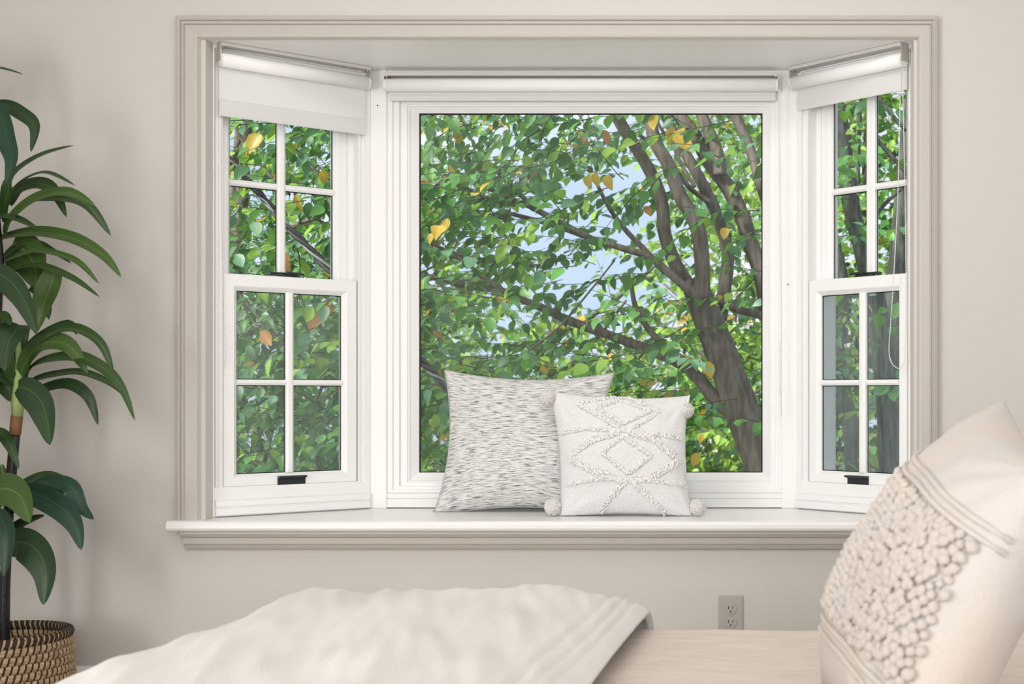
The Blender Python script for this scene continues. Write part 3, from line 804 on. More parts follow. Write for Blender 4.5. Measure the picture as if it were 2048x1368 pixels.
M['d1'] = dracaena_mat('strap_leaf_green', (.030, .070, .018), (.13, .22, .05))
M['d2'] = dracaena_mat('strap_leaf_light', (.052, .105, .024), (.18, .29, .07))
M['d3'] = dracaena_mat('strap_leaf_teal', (.016, .052, .030), (.06, .13, .065))
def strap_leaf(pts, w, face=.5, m='d1', y0=0, y1=0, prof=1.0, twist=0, fold=.25):
    """a strap leaf along a traced midrib; w = full width in metres; face 1: blade towards the room, 0: blade towards the ceiling"""
    n = len(pts); mids = [P(x, y, SYp + mix(y0, y1, i / (n - 1))) for i, (x, y) in enumerate(pts)]
    path = smoothpath(mids, 5); k = len(path); b = MB()
    for i, p in enumerate(path):
        t = i / (k - 1); T_ = (path[min(i + 1, k - 1)] - path[max(i - 1, 0)]).normalized()
        fa = face + twist * (t - .5)
        N0 = Vector((.05, -fa, 1 - fa)).normalized(); sd = T_.cross(N0)
        if sd.length < .15: sd = T_.cross(Vector((.3, -1, .1)))
        sd.normalize(); nn = sd.cross(T_).normalized()
        wt = w * .5 * (math.sin(math.pi * min(1, (t * .93 + .07)) ** .85) ** .75) * prof
        if t > .97: wt = w * .012
        for j, a in enumerate((-1, -.5, 0, .5, 1)):
            b.v.append(tuple(p + sd * wt * a + nn * wt * fold * (abs(a)) )); b.uv.append((.5 + .5 * a, t))
    for i in range(k - 1):
        for j in range(4): a = i * 5 + j; b.f.append((a, a + 1, a + 6, a + 5)); b.m.append(0)
    o = b.build('leaf', M[m], pl, smooth=True)
    return o
L = strap_leaf
L([(-60, 160), (-20, 138), (10, 140), (46, 149)], .03, .25, 'd1', 0, -.03)
L([(-60, 215), (0, 208), (41, 228), (70, 254), (62, 304)], .042, .55, 'd0', 0, -.05, twist=.5)
L([(-30, 200), (0, 230), (14, 280), (24, 320), (12, 368)], .050, .85, 'd3', -.05, -.10)
L([(8, 440), (14, 400), (30, 350), (83, 312), (148, 291)], .050, .45, 'd1', 0, -.06)
L([(8, 445), (20, 400), (40, 366), (92, 346), (150, 371)], .034, .35, 'd1', 0, -.04)
L([(20, 410), (41, 378), (83, 368), (112, 388), (133, 434)], .042, .6, 'd1', .02, .03)
L([(10, 470), (28, 434), (75, 398), (135, 386), (190, 412)], .054, .5, 'd2', -.02, -.09)
L([(70, 400), (134, 398), (180, 416), (222, 472)], .034, .5, 'd1', 0, .04)
L([(-30, 440), (0, 434), (37, 440), (76, 459)], .036, .35, 'd1', -.04, -.08)
L([(-10, 480), (40, 468), (90, 466), (152, 480), (207, 512), (242, 554)], .044, .5, 'd2', 0, -.05)
L([(0, 522), (35, 495), (70, 488), (100, 500), (143, 527)], .034, .4, 'd0', .01, .05)
L([(-5, 530), (40, 512), (83, 503), (152, 522), (198, 568)], .030, .4, 'd2', -.01, -.06)
L([(-5, 548), (40, 537), (83, 533), (147, 558), (199, 594)], .030, .4, 'd1', -.02, -.08)
L([(25, 488), (48, 505), (66, 530), (72, 575)], .108, .92, 'd2', .03, -.02, prof=1)
L([(112, 538), (100, 570), (86, 610), (70, 668)], .062, .95, 'd2', -.03, -.06)
L([(-20, 545), (10, 556), (46, 598), (74, 668)], .062, .9, 'd0', -.08, -.14)
L([(60, 575), (92, 592), (98, 640)], .030, .8, 'd1', .02, .0)
L([(-30, 640), (0, 632), (22, 650)], .04, .4, 'd1', -.06, -.1)
L([(40, 650), (28, 662), (14, 690), (10, 742)], .078, .95, 'd0', -.06, -.12)
L([(45, 770), (55, 720), (75, 678), (134, 646), (154, 670)], .034, .45, 'd1', 0, .03)
L([(45, 760), (60, 705), (100, 668), (152, 658), (203, 690), (228, 754)], .040, .5, 'd1', 0, -.06, twist=-.4)
L([(42, 750), (60, 712), (95, 686), (140, 694), (175, 747)], .060, .62, 'd2', -.01, -.07)
L([(45, 775), (65, 735), (110, 717), (170, 718), (235, 762), (270, 841)], .040, .5, 'd1', -.01, -.10, twist=.3)
L([(45, 790), (70, 762), (110, 750), (165, 746), (225, 770), (264, 806)], .034, .4, 'd1', .01, .06)
L([(60, 792), (96, 776), (140, 770), (178, 796), (196, 850)], .040, .5, 'd0', .01, .03)
L([(36, 774), (58, 782), (82, 806), (94, 846), (100, 890)], .074, .92, 'd0', -.05, -.12)
L([(38, 800), (44, 740), (48, 690), (62, 640)], .028, .6, 'd2', .01, .03)
L([(36, 800), (24, 740), (14, 690), (-10, 650)], .034, .6, 'd0', .0, .03)
L([(30, 800), (10, 770), (-20, 775), (-50, 820)], .05, .6, 'd1', .0, -.05)
L([(-20, 862), (4, 868), (22, 895), (38, 938)], .030, .6, 'd1', 0, -.03)
L([(10, 1010), (40, 975), (89, 953), (132, 966), (170, 995)], .036, .45, 'd1', 0, .03)
L([(40, 985), (89, 964), (140, 974), (164, 1016), (188, 1039)], .044, .55, 'd3', -.01, -.07, twist=.4)
L([(-20, 990), (10, 980), (40, 995), (60, 1045)], .086, .8, 'd2', -.08, -.16)
L([(15, 1000), (62, 988), (116, 1012), (150, 1050), (163, 1100)], .064, .7, 'd3', -.03, -.10)
L([(35, 990), (70, 978), (110, 990), (128, 1016)], .05, .6, 'd1', .02, .03)
L([(14, 1090), (30, 1060), (55, 1043), (90, 1031)], .040, .5, 'd0', .0, .01)
L([(14, 1096), (45, 1086), (76, 1108), (92, 1150), (87, 1210)], .086, .88, 'd0', -.03, -.09)
L([(-25, 1030), (2, 1042), (14, 1080), (8, 1152)], .06, .9, 'd3', -.06, -.11)
L([(2, 985), (4, 965), (6, 945), (4, 928)], .03, .9, 'd2', .0, .0)
L([(10, 1050), (18, 1030), (30, 1020), (44, 1010)], .03, .5, 'd2', .0, .0)
rl = random.Random(5)
for cx, cy in ((-40, 200), (-8, 430), (-10, 520), (36, 770), (5, 1010)):      # the leaves on the far and left sides of each whorl
    for i in range(9):
        dx = -rl.uniform(60, 230); up = rl.uniform(20, 110); dr = rl.uniform(40, 190); dy = rl.uniform(-.22, .12)
        L([(cx, cy), (cx + dx * .35, cy - up), (cx + dx * .75, cy - up * .7), (cx + dx, cy - up + dr)], rl.uniform(.034, .056), rl.uniform(.3, .7), rl.choice(['d0', 'd1', 'd1', 'd2']), 0, dy)
M['pebble'] = mat('moss_grey', (.34, .33, .28), .95, .1)


# ------------------------------------------------------------------ outside: ground, trees, cable, houses
GZ = -2.8
M['grass'] = mat('ground_cover', (.10, .16, .05), .95, .1, col2=(.16, .14, .07), nscale=3)
b = MB(); b.add([(-60, .3, GZ), (60, .3, GZ), (60, 90, GZ), (-60, 90, GZ)], [(0, 1, 2, 3)])
tag(b.build('ground', M['grass']), kind='structure')

def leaf_mat(name, c, tr, rough=.42):
    m = bpy.data.materials.new(name); m.use_nodes = True; t = m.node_tree; b = t.nodes['Principled BSDF']
    b.inputs['Roughness'].default_value = rough; b.inputs['Specular IOR Level'].default_value = .4
    cd = t.nodes.new('ShaderNodeTexCoord'); n = t.nodes.new('ShaderNodeTexNoise'); n.inputs['Scale'].default_value = 9; n.inputs['Detail'].default_value = 1
    gp = t.nodes.new('ShaderNodeNewGeometry'); t.links.new(gp.outputs['Position'], n.inputs['Vector'])
    hs = t.nodes.new('ShaderNodeHueSaturation'); hs.inputs['Color'].default_value = (*c, 1)
    mr = t.nodes.new('ShaderNodeMapRange'); mr.inputs[1].default_value = .3; mr.inputs[2].default_value = .7; mr.inputs[3].default_value = .75; mr.inputs[4].default_value = 1.3
    # side veins: thin chevrons along the blade, a little paler than the green between them
    sp = t.nodes.new('ShaderNodeSeparateXYZ'); t.links.new(cd.outputs['UV'], sp.inputs[0])
    def mth(op, a, c):
        q = t.nodes.new('ShaderNodeMath'); q.operation = op
        for i, x in enumerate((a, c)):
            if isinstance(x, (int, float)): q.inputs[i].default_value = x
            elif x is not None: t.links.new(x, q.inputs[i])
        return q.outputs[0]
    ax = mth('ABSOLUTE', mth('SUBTRACT', sp.outputs[0], .5), None)
    ph = mth('MULTIPLY', mth('SUBTRACT', sp.outputs[1], mth('MULTIPLY', ax, .45)), 44.0)
    vein = mth('POWER', mth('MAXIMUM', mth('SINE', ph, None), 0.0), 6.0)
    mid_ = mth('LESS_THAN', ax, .022)
    vv = mth('MULTIPLY', mth('MAXIMUM', vein, mth('MULTIPLY', mid_, 1.6)), .22)
    t.links.new(n.outputs['Fac'], mr.inputs[0]); t.links.new(mth('ADD', mr.outputs[0], vv), hs.inputs['Value'])
    t.links.new(hs.outputs[0], b.inputs['Base Color'])
    tl = t.nodes.new('ShaderNodeBsdfTranslucent'); tl.inputs['Color'].default_value = (*tr, 1)
    ms = t.nodes.new('ShaderNodeMixShader'); ms.inputs[0].default_value = .42; o = t.nodes['Material Output']
    t.links.new(b.outputs[0], ms.inputs[1]); t.links.new(tl.outputs[0], ms.inputs[2]); t.links.new(ms.outputs[0], o.inputs['Surface'])
    return m
LM = {
    'dark': leaf_mat('leaf_dark_green', (.058, .15, .062), (.13, .30, .05)),
    'mid': leaf_mat('leaf_mid_green', (.115, .295, .08), (.24, .46, .06)),
    'blue': leaf_mat('leaf_blue_green', (.15, .30, .19), (.20, .38, .12)),
    'lime': leaf_mat('leaf_yellow_green', (.31, .49, .09), (.48, .68, .09)),
    'gold': leaf_mat('leaf_gold', (.62, .42, .07), (.70, .45, .06)),
    'rust': leaf_mat('leaf_rust', (.52, .24, .08), (.55, .22, .05)),
    'pale': leaf_mat('leaf_pale_green', (.27, .40, .28), (.25, .42, .16)),
}
M['bark'] = mat('bark', (.115, .090, .072), .9, .15, col2=(.19, .165, .145), nscale=14, stretch=(3, 3, .5), bump=1.0, bscale=46)
M['bark2'] = mat('bark_grey', (.05, .05, .045), .9, .15, col2=(.12, .13, .118), nscale=12, stretch=(3, 3, .45), bump=1.0, bscale=40)
M['twig'] = mat('twig', (.07, .055, .042), .85, .2)

# five leaf shapes: ovate blade with pointed tip, folded on the midrib, gently curled (length 1 along +Y)
def leaf_shape(w, fold, curl, k):
    st = [(0, .03), (.10, .62), (.30, 1.0), (.55, .92), (.78, .52), (1.0, .0)]
    v = []; f = []; uv = []
    rj = random.Random(k)
    for t, a in st[:-1]:
        hw = w * .5 * a * rj.uniform(.92, 1.08); z = -curl * t * t
        v += [(-hw, t, z + fold * hw), (0, t, z), (hw, t, z + fold * hw * .9)]; uv += [(0, t), (.5, t), (1, t)]
    v.append((0, 1.0, -curl * 1.1)); n = len(v) - 1; uv += [(.5, 1), (.5, 0), (.5, 0)]
    for i in range(4):
        a = i * 3; f += [(a, a + 1, a + 4, a + 3), (a + 1, a + 2, a + 5, a + 4)]
    f += [(12, 13, n), (13, 14, n)]
    # short petiole
    v += [(-.012, -.16, .02), (.012, -.16, .02)]; f.append((1, n + 1, n + 2))
    return [Vector(q) for q in v], f, uv
SHAPES = [leaf_shape(.66, .25, .16, 1), leaf_shape(.74, .35, .05, 2), leaf_shape(.60, .15, .28, 3), leaf_shape(.70, .45, .20, 4), leaf_shape(.64, .3, -.10, 5)]
LMESH = {}
for key, m in LM.items():
    for i, (v, f, uv) in enumerate(SHAPES):
        me = bpy.data.meshes.new('leaf'); me.from_pydata(v, [], f); me.materials.append(m)
        me.uv_layers.new(name='UVMap').data.foreach_set('uv', [c for q in f for k_ in q for c in uv[k_]])
        me.polygons.foreach_set('use_smooth', [True] * len(me.polygons)); LMESH[key, i] = me
LKEYS = list(LM)
VIEWS = ((830, 1525, 220, 947), (459, 690, 230, 948), (1640, 1812, 200, 947))
def in_view(p):
    x, y = PX(p); return any(a < x < c and d < y < e for a, c, d, e in VIEWS)

def bough(mb, pts, rads, n=8, k=5):
    pth = smoothpath(pts, k); m = len(pts) - 1
    rr = []
    for i in range(len(pth)):
        t = i / (len(pth) - 1) * m; j = min(int(t), m - 1); rr.append(mix(rads[j], rads[j + 1], t - j) * (1 + .07 * noise.noise(pth[i] * 7)))
    mb.tube(pth, rr, n)

def sprays(rng, count, sampler, dirfn, size, mix_w, nleaf=(7, 12), pitch=.043, droop=.25):
    """leafy twigs: alternate leaves on both sides of a slightly drooping twig. returns leaves [(matrix, key, shape)] and twigs [(pts)]"""
    leaves = []; twigs = []; ks, ws = zip(*mix_w.items())
    for _ in range(count):
        o = sampler(rng)
        if o is None: continue
        d = dirfn(rng, o).normalized(); n = rng.randint(*nleaf); pts = [o]; p = o.copy(); dd = d.copy()
        main = rng.choices(ks, ws)[0]
        for i in range(n):
            dd = (dd + Vector((rng.gauss(0, .10), rng.gauss(0, .10), rng.gauss(0, .07) - droop * .12))).normalized()
            p = p + dd * pitch * rng.uniform(.8, 1.2); pts.append(p.copy())
            side = dd.cross(Vector((0, 0, 1))); side = side.normalized() if side.length > .05 else Vector((1, 0, 0))
            sg = 1 if i % 2 else -1
            if i == n - 1: sg = 0
            y = (dd * rng.uniform(.35, .8) + side * sg * rng.uniform(.5, 1.0) + Vector((rng.gauss(0, .2), rng.gauss(0, .2), -droop - abs(rng.gauss(0, .35))))).normalized()
            nz_ = (Vector((0, 0, 1)) + Vector((rng.gauss(0, .45), -.35 + rng.gauss(0, .45), rng.gauss(0, .2)))).normalized()
            x = y.cross(nz_)
            if x.length < .05: continue
            x.normalize(); nz_ = x.cross(y); s = size * rng.uniform(.6, 1.15)
            mtx = Matrix(((x.x * s, y.x * s, nz_.x * s, p.x + y.x * s * .16), (x.y * s, y.y * s, nz_.y * s, p.y + y.y * s * .16), (x.z * s, y.z * s, nz_.z * s, p.z + y.z * s * .16), (0, 0, 0, 1)))
            key = main if rng.random() < .55 else rng.choices(ks, ws)[0]
            leaves.append((mtx, key, rng.randrange(5)))
        twigs.append(pts)
    return leaves, twigs

def foliage(root, leaves, twigs, tw_r=.0028, limit=300):
    inv = MWI(root)
    vis = [l for l in leaves if in_view(l[0].translation)]; oth = [l for l in leaves if not in_view(l[0].translation)]
    vis.sort(key=lambda l: -(l[0].col[1].length / (D + l[0].translation.y)))
    for m, k, s in vis[:limit]:
        o = bpy.data.objects.new('leaf', LMESH[k, s]); COL.objects.link(o); o.parent = root; o.matrix_parent_inverse = inv; o.matrix_basis = m
    b = MB()
    for m, k, s in vis[limit:] + oth:
        v, f, uv = SHAPES[s]; b.add([m @ q for q in v], f, LKEYS.index(k)); b.uv += uv
    if b.v:
        o = fast_build(b, 'foliage', [LM[k] for k in LKEYS], root); tag(o, kind='stuff')
    b = MB()
    for t in twigs: b.tube(t, [mix(tw_r, tw_r * .4, i / (len(t) - 1)) for i in range(len(t))], 3, cap=False)
    if b.v:
        o = fast_build(b, 'twigs', [M['twig']], root); tag(o, kind='stuff')
    return len(vis), len(oth)

def fast_build(b, name, mats, parent):
    me = bpy.data.meshes.new(name); me.from_pydata(b.v, [], b.f)
    for m in mats: me.materials.append(m)
    if b.uv: me.uv_layers.new(name='UVMap').data.foreach_set('uv', [c for f in b.f for i in f for c in b.uv[i]])
    me.polygons.foreach_set('material_index', b.m); me.polygons.foreach_set('use_smooth', [True] * len(me.polygons)); me.update()
    o = bpy.data.objects.new(name, me); COL.objects.link(o); o.parent = parent; o.matrix_parent_inverse = MWI(parent)
    return o

def branch_part(root, pts, rads, name='bough', m='bark', n=8):
    b = MB(); bough(b, pts, rads, n); o = b.build(name, M[m], root, smooth=True); return o

# ---- the leaning many-stemmed tree close to the picture window
Y0 = 2.9
def Q(x, y, Y=Y0): return P(x, y, Y)
main = empty('tree', (Q(1650, 1400).x + .15, Y0, GZ), 'near tree with leaning brown trunk splitting into many limbs, right half of the picture window', 'tree')
base = Vector((Q(1650, 1400).x + .75, Y0, GZ))
branch_part(main, [base, Q(1760, 1500), Q(1570, 1030), Q(1525, 915), Q(1482, 815), Q(1438, 695), Q(1405, 610), Q(1385, 560)], [.20, .17, .118, .105, .092, .080, .074, .06], 'trunk', n=14)
branch_part(main, [Q(1590, 1080), Q(1540, 980), Q(1508, 890), Q(1470, 832), Q(1428, 795), Q(1397, 757), Q(1366, 730), Q(1305, 702), Q(1231, 675), Q(1180, 657), Q(1128, 637), Q(1094, 620), Q(1048, 601), Q(1010, 584), Q(960, 574), Q(909, 565), Q(831, 546), Q(740, 520)],
            [.05, .05, .048, .042, .036, .032, .030, .026, .024, .023, .022, .021, .020, .019, .018, .016, .013, .01])
limbs = [
    ([(1392, 590), (1367, 556), (1347, 520), (1330, 470), (1325, 415), (1312, 368), (1283, 313), (1249, 260), (1215, 200), (1170, 120)], .038, .028, 0),
    ([(1405, 600), (1404, 520), (1394, 453), (1359, 389), (1338, 331), (1312, 287), (1299, 234), (1285, 160)], .040, .030, -.1),
    ([(1440, 640), (1452, 560), (1455, 500), (1440, 450), (1423, 405), (1391, 342), (1362, 292), (1325, 224), (1280, 140)], .036, .024, .15),
    ([(1535, 620), (1522, 545), (1501, 489), (1486, 437), (1459, 379), (1433, 345), (1412, 313), (1390, 271), (1350, 222), (1290, 150)], .046, .034, .2),
    ([(1440, 350), (1438, 322), (1428, 288), (1407, 239), (1385, 170)], .038, .030, .15),
    ([(1560, 470), (1523, 371), (1512, 331), (1494, 284), (1473, 234), (1455, 170)], .034, .028, .3),
    ([(1560, 646), (1525, 632), (1480, 620), (1446, 607), (1400, 590)], .022, .018, .1),
    ([(1370, 726), (1345, 706), (1330, 693), (1296, 657), (1270, 610), (1262, 560)], .026, .010, -.1),
    ([(1400, 600), (1345, 552), (1300, 515), (1250, 498), (1180, 476), (1130, 458), (1067, 439), (1010, 425)], .022, .010, -.2),
    ([(1330, 545), (1290, 500), (1260, 470), (1235, 440), (1215, 410), (1195, 370)], .016, .009, -.1),
    ([(1180, 476), (1110, 440), (1062, 414), (1030, 402), (1002, 389), (959, 366)], .016, .010, -.3),
    ([(1065, 413), (1046, 395), (1015, 366), (990, 340)], .014, .008, -.25),
    ([(1030, 410), (978, 397), (915, 368), (870, 335), (820, 310)], .009, .006, -.3),
    ([(1075, 531), (1057, 529), (967, 518), (899, 503), (860, 480)], .008, .005, -.4),
    ([(1015, 586), (962, 552), (938, 530), (905, 510), (850, 478)], .013, .007, -.1),
    ([(1056, 702), (1096, 673), (1132, 639), (1180, 582), (1230, 520)], .006, .004, -.6),
    ([(1420, 405), (1382, 378), (1350, 338), (1318, 300), (1278, 270)], .014, .010, .0),
    ([(1390, 375), (1364, 330), (1345, 290), (1318, 250), (1300, 200)], .010, .007, -.2),
    ([(1270, 720), (1230, 760), (1190, 800)], .007, .004, -.5),
]
LB = []
for pts, r0, r1, dy in limbs:
    q = [Q(x, y, Y0 + dy) for x, y in pts]; m = len(q); LB.append(q)
    branch_part(main, q, [mix(r0, r1, i / (m - 1)) for i in range(m)])
# main crown: sprays held around its limbs, thinner where the sky shows
GAPS = [(-1.17, 1.62, .30), (-.75, 1.72, .16), (-1.35, 1.33, .22), (-.95, 1.38, .2)]
def s_main(r):
    for _ in range(20):
        p = Vector((r.uniform(-2.4, .3), r.uniform(1.3, 4.2), r.uniform(.2, 2.9)))
        t = (D + 2.6) / (D + p.y)
        keep = .95
        for gx, gz, gr in GAPS:
            dd = math.hypot((p.x * t - gx), (p.z - ZC) * t + ZC - gz) / gr
            keep *= 1 - .50 * math.exp(-dd * dd)
        xx, yy = PX(p)
        if xx > 1230: keep *= (.20 if p.y < 3.3 else .5) if yy < 600 else (.14 if xx > 1390 and p.y < 3.4 else .45)
        if p.z < .75: keep *= .55
        keep *= .35 + .9 * max(0, .5 + .9 * noise.noise(p * 1.7))
        if r.random() < keep: return p
    return None
def d_main(r, o): return Vector((-1 + r.gauss(0, .55), r.gauss(-.25, .55), r.gauss(-.10, .35)))
rr1 = random.Random(21)
lv, tw = sprays(rr1, 900, s_main, d_main, .073, {'dark': .34, 'mid': .34, 'blue': .18, 'lime': .13, 'gold': .012, 'rust': .004})
for t in tw:                                                     # tie each spray back to the nearest limb with a thin twig
    pass
print('main', foliage(main, lv, tw))
# a few large gold leaves hanging in front of the limbs
rg = random.Random(2)
for x, y, s in ((1352, 262, .115), (1365, 255, .08), (1340, 255, .08), (1308, 228, .09), (1212, 350, .075), (1190, 345, .07), (1173, 352, .06), (905, 327, .06), (1000, 592, .07), (1012, 586, .06), (848, 358, .06), (1075, 345, .07), (1413, 722, .085), (1395, 905, .07), (1408, 868, .05), (1290, 412, .06), (1450, 455, .06), (1085, 730, .05), (918, 617, .06)):
    p = Q(x, y, 2.1); yv = Vector((rg.gauss(0, .3), rg.gauss(0, .3), -1)).normalized(); nv = Vector((rg.gauss(0, .4), -1, .2)); xv = yv.cross(nv).normalized(); nv = xv.cross(yv)
    o = bpy.data.objects.new('leaf', LMESH['gold' if x not in (1075, 848, 918, 1290) else 'rust', rg.randrange(5)]); COL.objects.link(o); o.parent = main; o.matrix_parent_inverse = MWI(main)
    o.matrix_basis = Matrix.Translation(p) @ Matrix((xv, yv, nv)).transposed().to_4x4() @ Matrix.Diagonal((s, s, s, 1))

# ---- dense shrubby tree outside the left side window
ls = empty('tree', (-3.3, 2.6, GZ), 'dense bluish green tree filling the left side window', 'tree')
branch_part(ls, [Vector((-3.3, 2.6, GZ)), Vector((-3.25, 2.6, -1)), Vector((-3.1, 2.6, .3)), Vector((-2.9, 2.6, 1.2)), Vector((-2.8, 2.6, 2.4))], [.12, .1, .07, .045, .015], 'trunk', n=10)
for pts in ([(480, 590), (560, 680), (640, 740), (690, 770)], [(520, 960), (545, 860), (560, 790), (600, 700)], [(640, 940), (620, 850), (650, 760), (690, 690)], [(470, 250), (490, 290), (530, 340), (580, 390)], [(590, 300), (620, 330), (640, 350), (690, 380)], [(560, 470), (620, 440), (660, 450), (700, 440)]):
    branch_part(ls, [P(x, y, 2.3) for x, y in pts], [.010, .009, .008, .006], 'bough')
def s_left(r):
    for _ in range(20):
        p = Vector((r.uniform(-4.4, -1.8), r.uniform(1.5, 4.0), r.uniform(.2, 2.9))); xx, yy = PX(p)
        keep = 1.0
        if xx < 530 and yy < 340: keep = .22
        elif yy < 380: keep = .6
        if xx > 700: keep *= .22
        keep *= .45 + .8 * max(0, .5 + .9 * noise.noise(p * 1.9 + Vector((9, 0, 0))))
        if r.random() < keep: return p
    return None
lv, tw = sprays(random.Random(31), 800, s_left, lambda r, o: Vector((r.gauss(.2, .8), r.gauss(-.3, .5), r.gauss(-.1, .5))), .066, {'dark': .26, 'mid': .26, 'blue': .34, 'pale': .09, 'lime': .12, 'gold': .012, 'rust': .010})
print('left', foliage(ls, lv, tw))
for x, y, s, k in ((522, 268, .10, 'gold'), (494, 292, .085, 'gold'), (594, 388, .085, 'gold'), (640, 612, .12, 'rust'), (522, 662, .08, 'rust'), (650, 600, .08, 'rust'), (560, 505, .09, 'rust'), (500, 742, .13, 'pale'), (530, 745, .075, 'pale'), (498, 690, .07, 'pale'), (646, 340, .06, 'gold')):
    p = P(x, y, 1.6); yv = Vector((rg.gauss(0, .5), rg.gauss(0, .3), -1)).normalized(); nv = Vector((rg.gauss(0, .4), -1, .3)); xv = yv.cross(nv).normalized(); nv = xv.cross(yv)
    o = bpy.data.objects.new('leaf', LMESH[k, rg.randrange(5)]); COL.objects.link(o); o.parent = ls; o.matrix_parent_inverse = MWI(ls)
    o.matrix_basis = Matrix.Translation(p) @ Matrix((xv, yv, nv)).transposed().to_4x4() @ Matrix.Diagonal((s, s, s, 1))

# ---- two grey trunks outside the right side window
rt1 = empty('tree', (P(1770, 1000, 4.2).x, 4.2, GZ), 'grey-barked trunk leaning left, seen through the upper panes of the right side window', 'tree')
q = [Vector((P(1800, 1000, 4.2).x, 4.2, GZ)), P(1795, 1000, 4.2), P(1775, 800, 4.2), P(1752, 610, 4.2), P(1735, 538, 4.2), P(1722, 490, 4.2), P(1706, 429, 4.2), P(1697, 371, 4.2), P(1687, 281, 4.2), P(1676, 200, 4.2), P(1660, 60, 4.2)]
branch_part(rt1, q, [.12, .085, .075, .065, .058, .056, .054, .055, .05, .042, .03], 'trunk', 'bark2', 12)
for pts in ([(1722, 490), (1760, 420), (1800, 380), (1830, 350)], [(1750, 275), (1790, 320), (1815, 350)], [(1752, 190), (1780, 225), (1812, 262)], [(1715, 380), (1717, 300), (1722, 180)], [(1740, 260), (1735, 330), (1726, 380)]):
    branch_part(rt1, [P(x, y, 4.4) for x, y in pts], [.016, .013, .011, .009][:len(pts)], 'bough', 'bark2')
rt2 = empty('tree', (P(1800, 1000, 5.0).x, 5.0, GZ), 'dark thick trunk at the right edge of the right side window, cut by the jamb', 'tree')
branch_part(rt2, [Vector((P(1780, 1000, 5).x, 5.0, GZ)), P(1780, 960, 5), P(1778, 800, 5), P(1786, 640, 5), P(1797, 520, 5), P(1808, 380, 5), P(1822, 200, 5)], [.15, .088, .08, .075, .07, .062, .05], 'trunk', 'bark2', 12)
rt3 = empty('tree', (P(1690, 1000, 5.4).x, 5.4, GZ), 'dark slanting trunk low in the lower left panes of the right side window', 'tree')
branch_part(rt3, [Vector((P(1712, 1000, 5.4).x, 5.4, GZ)), P(1712, 960, 5.4), P(1690, 820, 5.4), P(1672, 700, 5.4), P(1690, 600, 5.4), P(1660, 450, 5.4)], [.15, .08, .07, .06, .05, .04], 'trunk', 'bark2', 12)
def s_box(x0, x1, y0, y1, z0, z1, f=None):
    def s(r):
        for _ in range(20):
            p = Vector((r.uniform(x0, x1), r.uniform(y0, y1), r.uniform(z0, z1)))
            k = .35 + .9 * max(0, .5 + .9 * noise.noise(p * 1.5))
            if f: k *= f(p)
            if r.random() < k: return p
        return None
    return s
lv, tw = sprays(random.Random(41), 30, s_box(-.15, .75, 2.2, 4.0, .3, 2.5), lambda r, o: Vector((r.gauss(0, 1), r.gauss(-.3, .5), r.gauss(0, .4))), .095, {'mid': .4, 'blue': .4, 'dark': .15, 'lime': .1})
foliage(rt1, lv, tw)
lv, tw = sprays(random.Random(42), 26, s_box(-.1, .9, 4.4, 6, .2, 1.5), lambda r, o: Vector((r.gauss(0, 1), r.gauss(-.3, .5), r.gauss(0, .4))), .10, {'mid': .5, 'lime': .25, 'blue': .3})
foliage(rt2, lv, tw)
lv, tw = sprays(random.Random(43), 26, s_box(-.2, .9, 5.0, 6.5, .2, 2.8), lambda r, o: Vector((r.gauss(0, 1), r.gauss(-.3, .5), r.gauss(0, .4))), .10, {'mid': .5, 'lime': .4})
foliage(rt3, lv, tw)

# ---- bright yellow-green trees standing farther back
def back_tree(x, y, h, label, count, box, mixw, seed, f=None, size=.105, tr=.10):
    t = empty('tree', (x, y, GZ), label, 'tree', None)
    branch_part(t, [Vector((x, y, GZ)), Vector((x + .1, y, -1)), Vector((x - .05, y, .6)), Vector((x + .1, y, h))], [tr, tr * .85, tr * .6, tr * .2], 'trunk', n=9)
    rb_ = random.Random(seed)
    for k in range(5):
        z = mix(-.2, h * .8, k / 4); a = rb_.uniform(0, 6.28); ln = rb_.uniform(.8, 1.5)
        branch_part(t, [Vector((x, y, z)), Vector((x + ln * .5 * math.cos(a), y + ln * .4 * math.sin(a), z + .3)), Vector((x + ln * math.cos(a), y + ln * .8 * math.sin(a), z + .75))], [.035, .024, .01], 'bough', n=6)
    lv, tw = sprays(random.Random(seed), count, s_box(*box, f), lambda r, o: Vector((r.gauss(0, 1), r.gauss(-.2, .6), r.gauss(-.1, .5))), size, mixw, pitch=.062)
    print(label, foliage(t, lv, tw, .004))
LIME = {'lime': .58, 'mid': .32, 'dark': .06, 'gold': .02, 'blue': .03}
back_tree(.35, 8.2, 5.0, 'tall bright yellow-green tree standing behind the leaning limbs', 1500, (-1.4, 1.9, 6.8, 9.6, -.6, 4.6), LIME, 51)
back_tree(-2.6, 8.4, 1.8, 'low yellow-green tree behind the window seat cushions', 700, (-4.3, -1.0, 7.0, 9.4, -.9, 1.75), {'lime': .42, 'mid': .38, 'dark': .10, 'gold': .05, 'rust': .02, 'blue': .05}, 52, lambda p: 1 if p.z < 1.25 else .5)
back_tree(-5.1, 7.4, 3.6, 'leafy mid-green tree behind the left edge of the picture window', 800, (-7.0, -3.2, 6.0, 8.8, -.9, 3.7), {'mid': .5, 'lime': .18, 'dark': .18, 'blue': .15, 'gold': .02, 'rust': .015}, 53, lambda p: 1 if p.z < 2.0 else .55)
back_tree(-1.2, 12.5, 2.2, 'farthest pale green tree low on the skyline', 600, (-6, 2.5, 11, 14, -1.2, 1.9), {'lime': .35, 'mid': .35, 'pale': .25, 'gold': .05}, 54, lambda p: 1 if p.z < 1.5 else .4, size=.13)

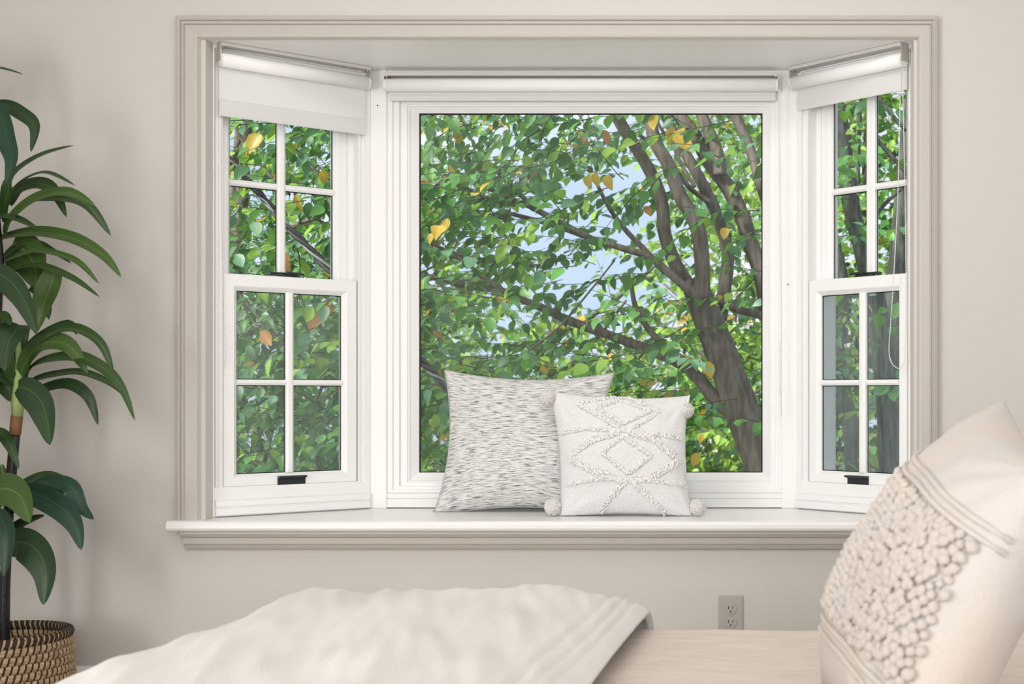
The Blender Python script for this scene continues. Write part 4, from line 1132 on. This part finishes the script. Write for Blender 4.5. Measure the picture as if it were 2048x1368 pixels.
# ---- twisted overhead cable crossing in front of the left trees
M['cable'] = mat('cable_black', (.035, .035, .038), .55, .4)
M['wire'] = mat('cable_bare', (.22, .23, .235), .5, .4)
cab = empty('overhead_cable', P(560, 440, 1.35), 'dark twisted overhead cable slanting down across the left side window', 'cable')
pts = smoothpath([P(300, 175, 1.35), P(460, 322, 1.35), P(560, 436, 1.35), P(665, 545, 1.35), P(832, 712, 1.35), P(898, 780, 1.35), P(1010, 900, 1.35)], 26)
for k in range(3):
    b = MB(); q = []
    for i, p in enumerate(pts):
        a = i * .27 + k * 2.094; q.append(p + Vector((.6, 0, .8)) * .0085 * math.cos(a) + Vector((0, 1, 0)) * .0085 * math.sin(a))
    b.tube(q, .0085 if k < 2 else .0055, 6); b.build('conductor', M['cable'] if k < 2 else M['wire'], cab, smooth=True)
b = MB(); b.tube(smoothpath([P(440, 440, 1.33), P(470, 428, 1.33), P(486, 400, 1.33), P(505, 390, 1.33), P(530, 402, 1.33), P(548, 425, 1.33)], 6), .0036, 6)
tag(b.build('drip_loop', M['wire'], cab, smooth=True), 'pale bare loop of wire')

# ---- neighbouring houses glimpsed between the leaves
M['siding'] = mat('clapboard_paint', (.26, .31, .37), .6, .3, noise_amt=.1, nscale=20)
M['brick'] = mat('brown_wood', (.10, .06, .045), .7, .3, noise_amt=.3, nscale=12)
hx0, hx1, hy = P(1560, 700, 7.5).x, P(1668, 700, 7.5).x, 7.5
hs = empty('house', (hx0, hy, GZ), 'blue-grey clapboard house corner behind the leaves of the right side window', 'house')
b = MB(); b.box(hx0, hx1 - .01, hy + .02, hy + 2.5, GZ, 1.82); b.build('wall', M['brick'], hs)
z = -.35; 
while z < 1.72:
    b = MB(); b.hexa([(hx0, hy - .035, z), (hx1, hy - .035, z), (hx1, hy + .02, z), (hx0, hy + .02, z), (hx0, hy, z + .095), (hx1, hy, z + .095), (hx1, hy + .02, z + .095), (hx0, hy + .02, z + .095)])
    b.build('clapboard', M['siding'] if 1.05 < z < 1.58 else M['brick'], hs); z += .10
b = MB(); b.box(hx1 - .035, hx1 + .02, hy - .03, hy + .05, GZ, 1.82); b.build('corner_board', M['brick'], hs)
b = MB(); b.hexa([(hx0 - .1, hy - .25, 1.42), (hx1 + .12, hy - .25, 1.42), (hx1 + .12, hy + 2.6, 1.80), (hx0 - .1, hy + 2.6, 1.80), (hx0 - .1, hy - .25, 1.48), (hx1 + .12, hy - .25, 1.48), (hx1 + .12, hy + 2.6, 2.6), (hx0 - .1, hy + 2.6, 2.6)]); b.build('roof', M['brick'], hs)
M['stucco'] = mat('pale_stucco', (.72, .70, .66), .8, .2, noise_amt=.06, nscale=3)
M['slate'] = mat('grey_roof', (.34, .37, .40), .7, .3, noise_amt=.2, nscale=9)
h2 = empty('house', (-2.6, 16, GZ), 'pale house with grey roof far behind, between the two window seat cushions', 'house')
b = MB(); b.box(-4.4, -1.6, 16, 20, GZ, .80); b.build('wall', M['stucco'], h2)
b = MB(); b.add([(-4.7, 15.6, .78), (-1.3, 15.6, .78), (-1.3, 20.4, .78), (-4.7, 20.4, .78), (-4.2, 18, 1.5), (-1.8, 18, 1.5)], [(0, 1, 5, 4), (1, 2, 5), (2, 3, 4, 5), (3, 0, 4), (3, 2, 1, 0)]); b.build('roof', M['slate'], h2)
for x in (-3.9, -2.9, -2.1):
    b = MB(); b.box(x - .28, x + .28, 15.95, 16.02, -.5, .4); w = b.build('window_frame', M['white'], h2); b = MB(); b.box(x - .23, x + .23, 15.94, 15.96, -.45, .35); b.build('pane', M['slate'], w)
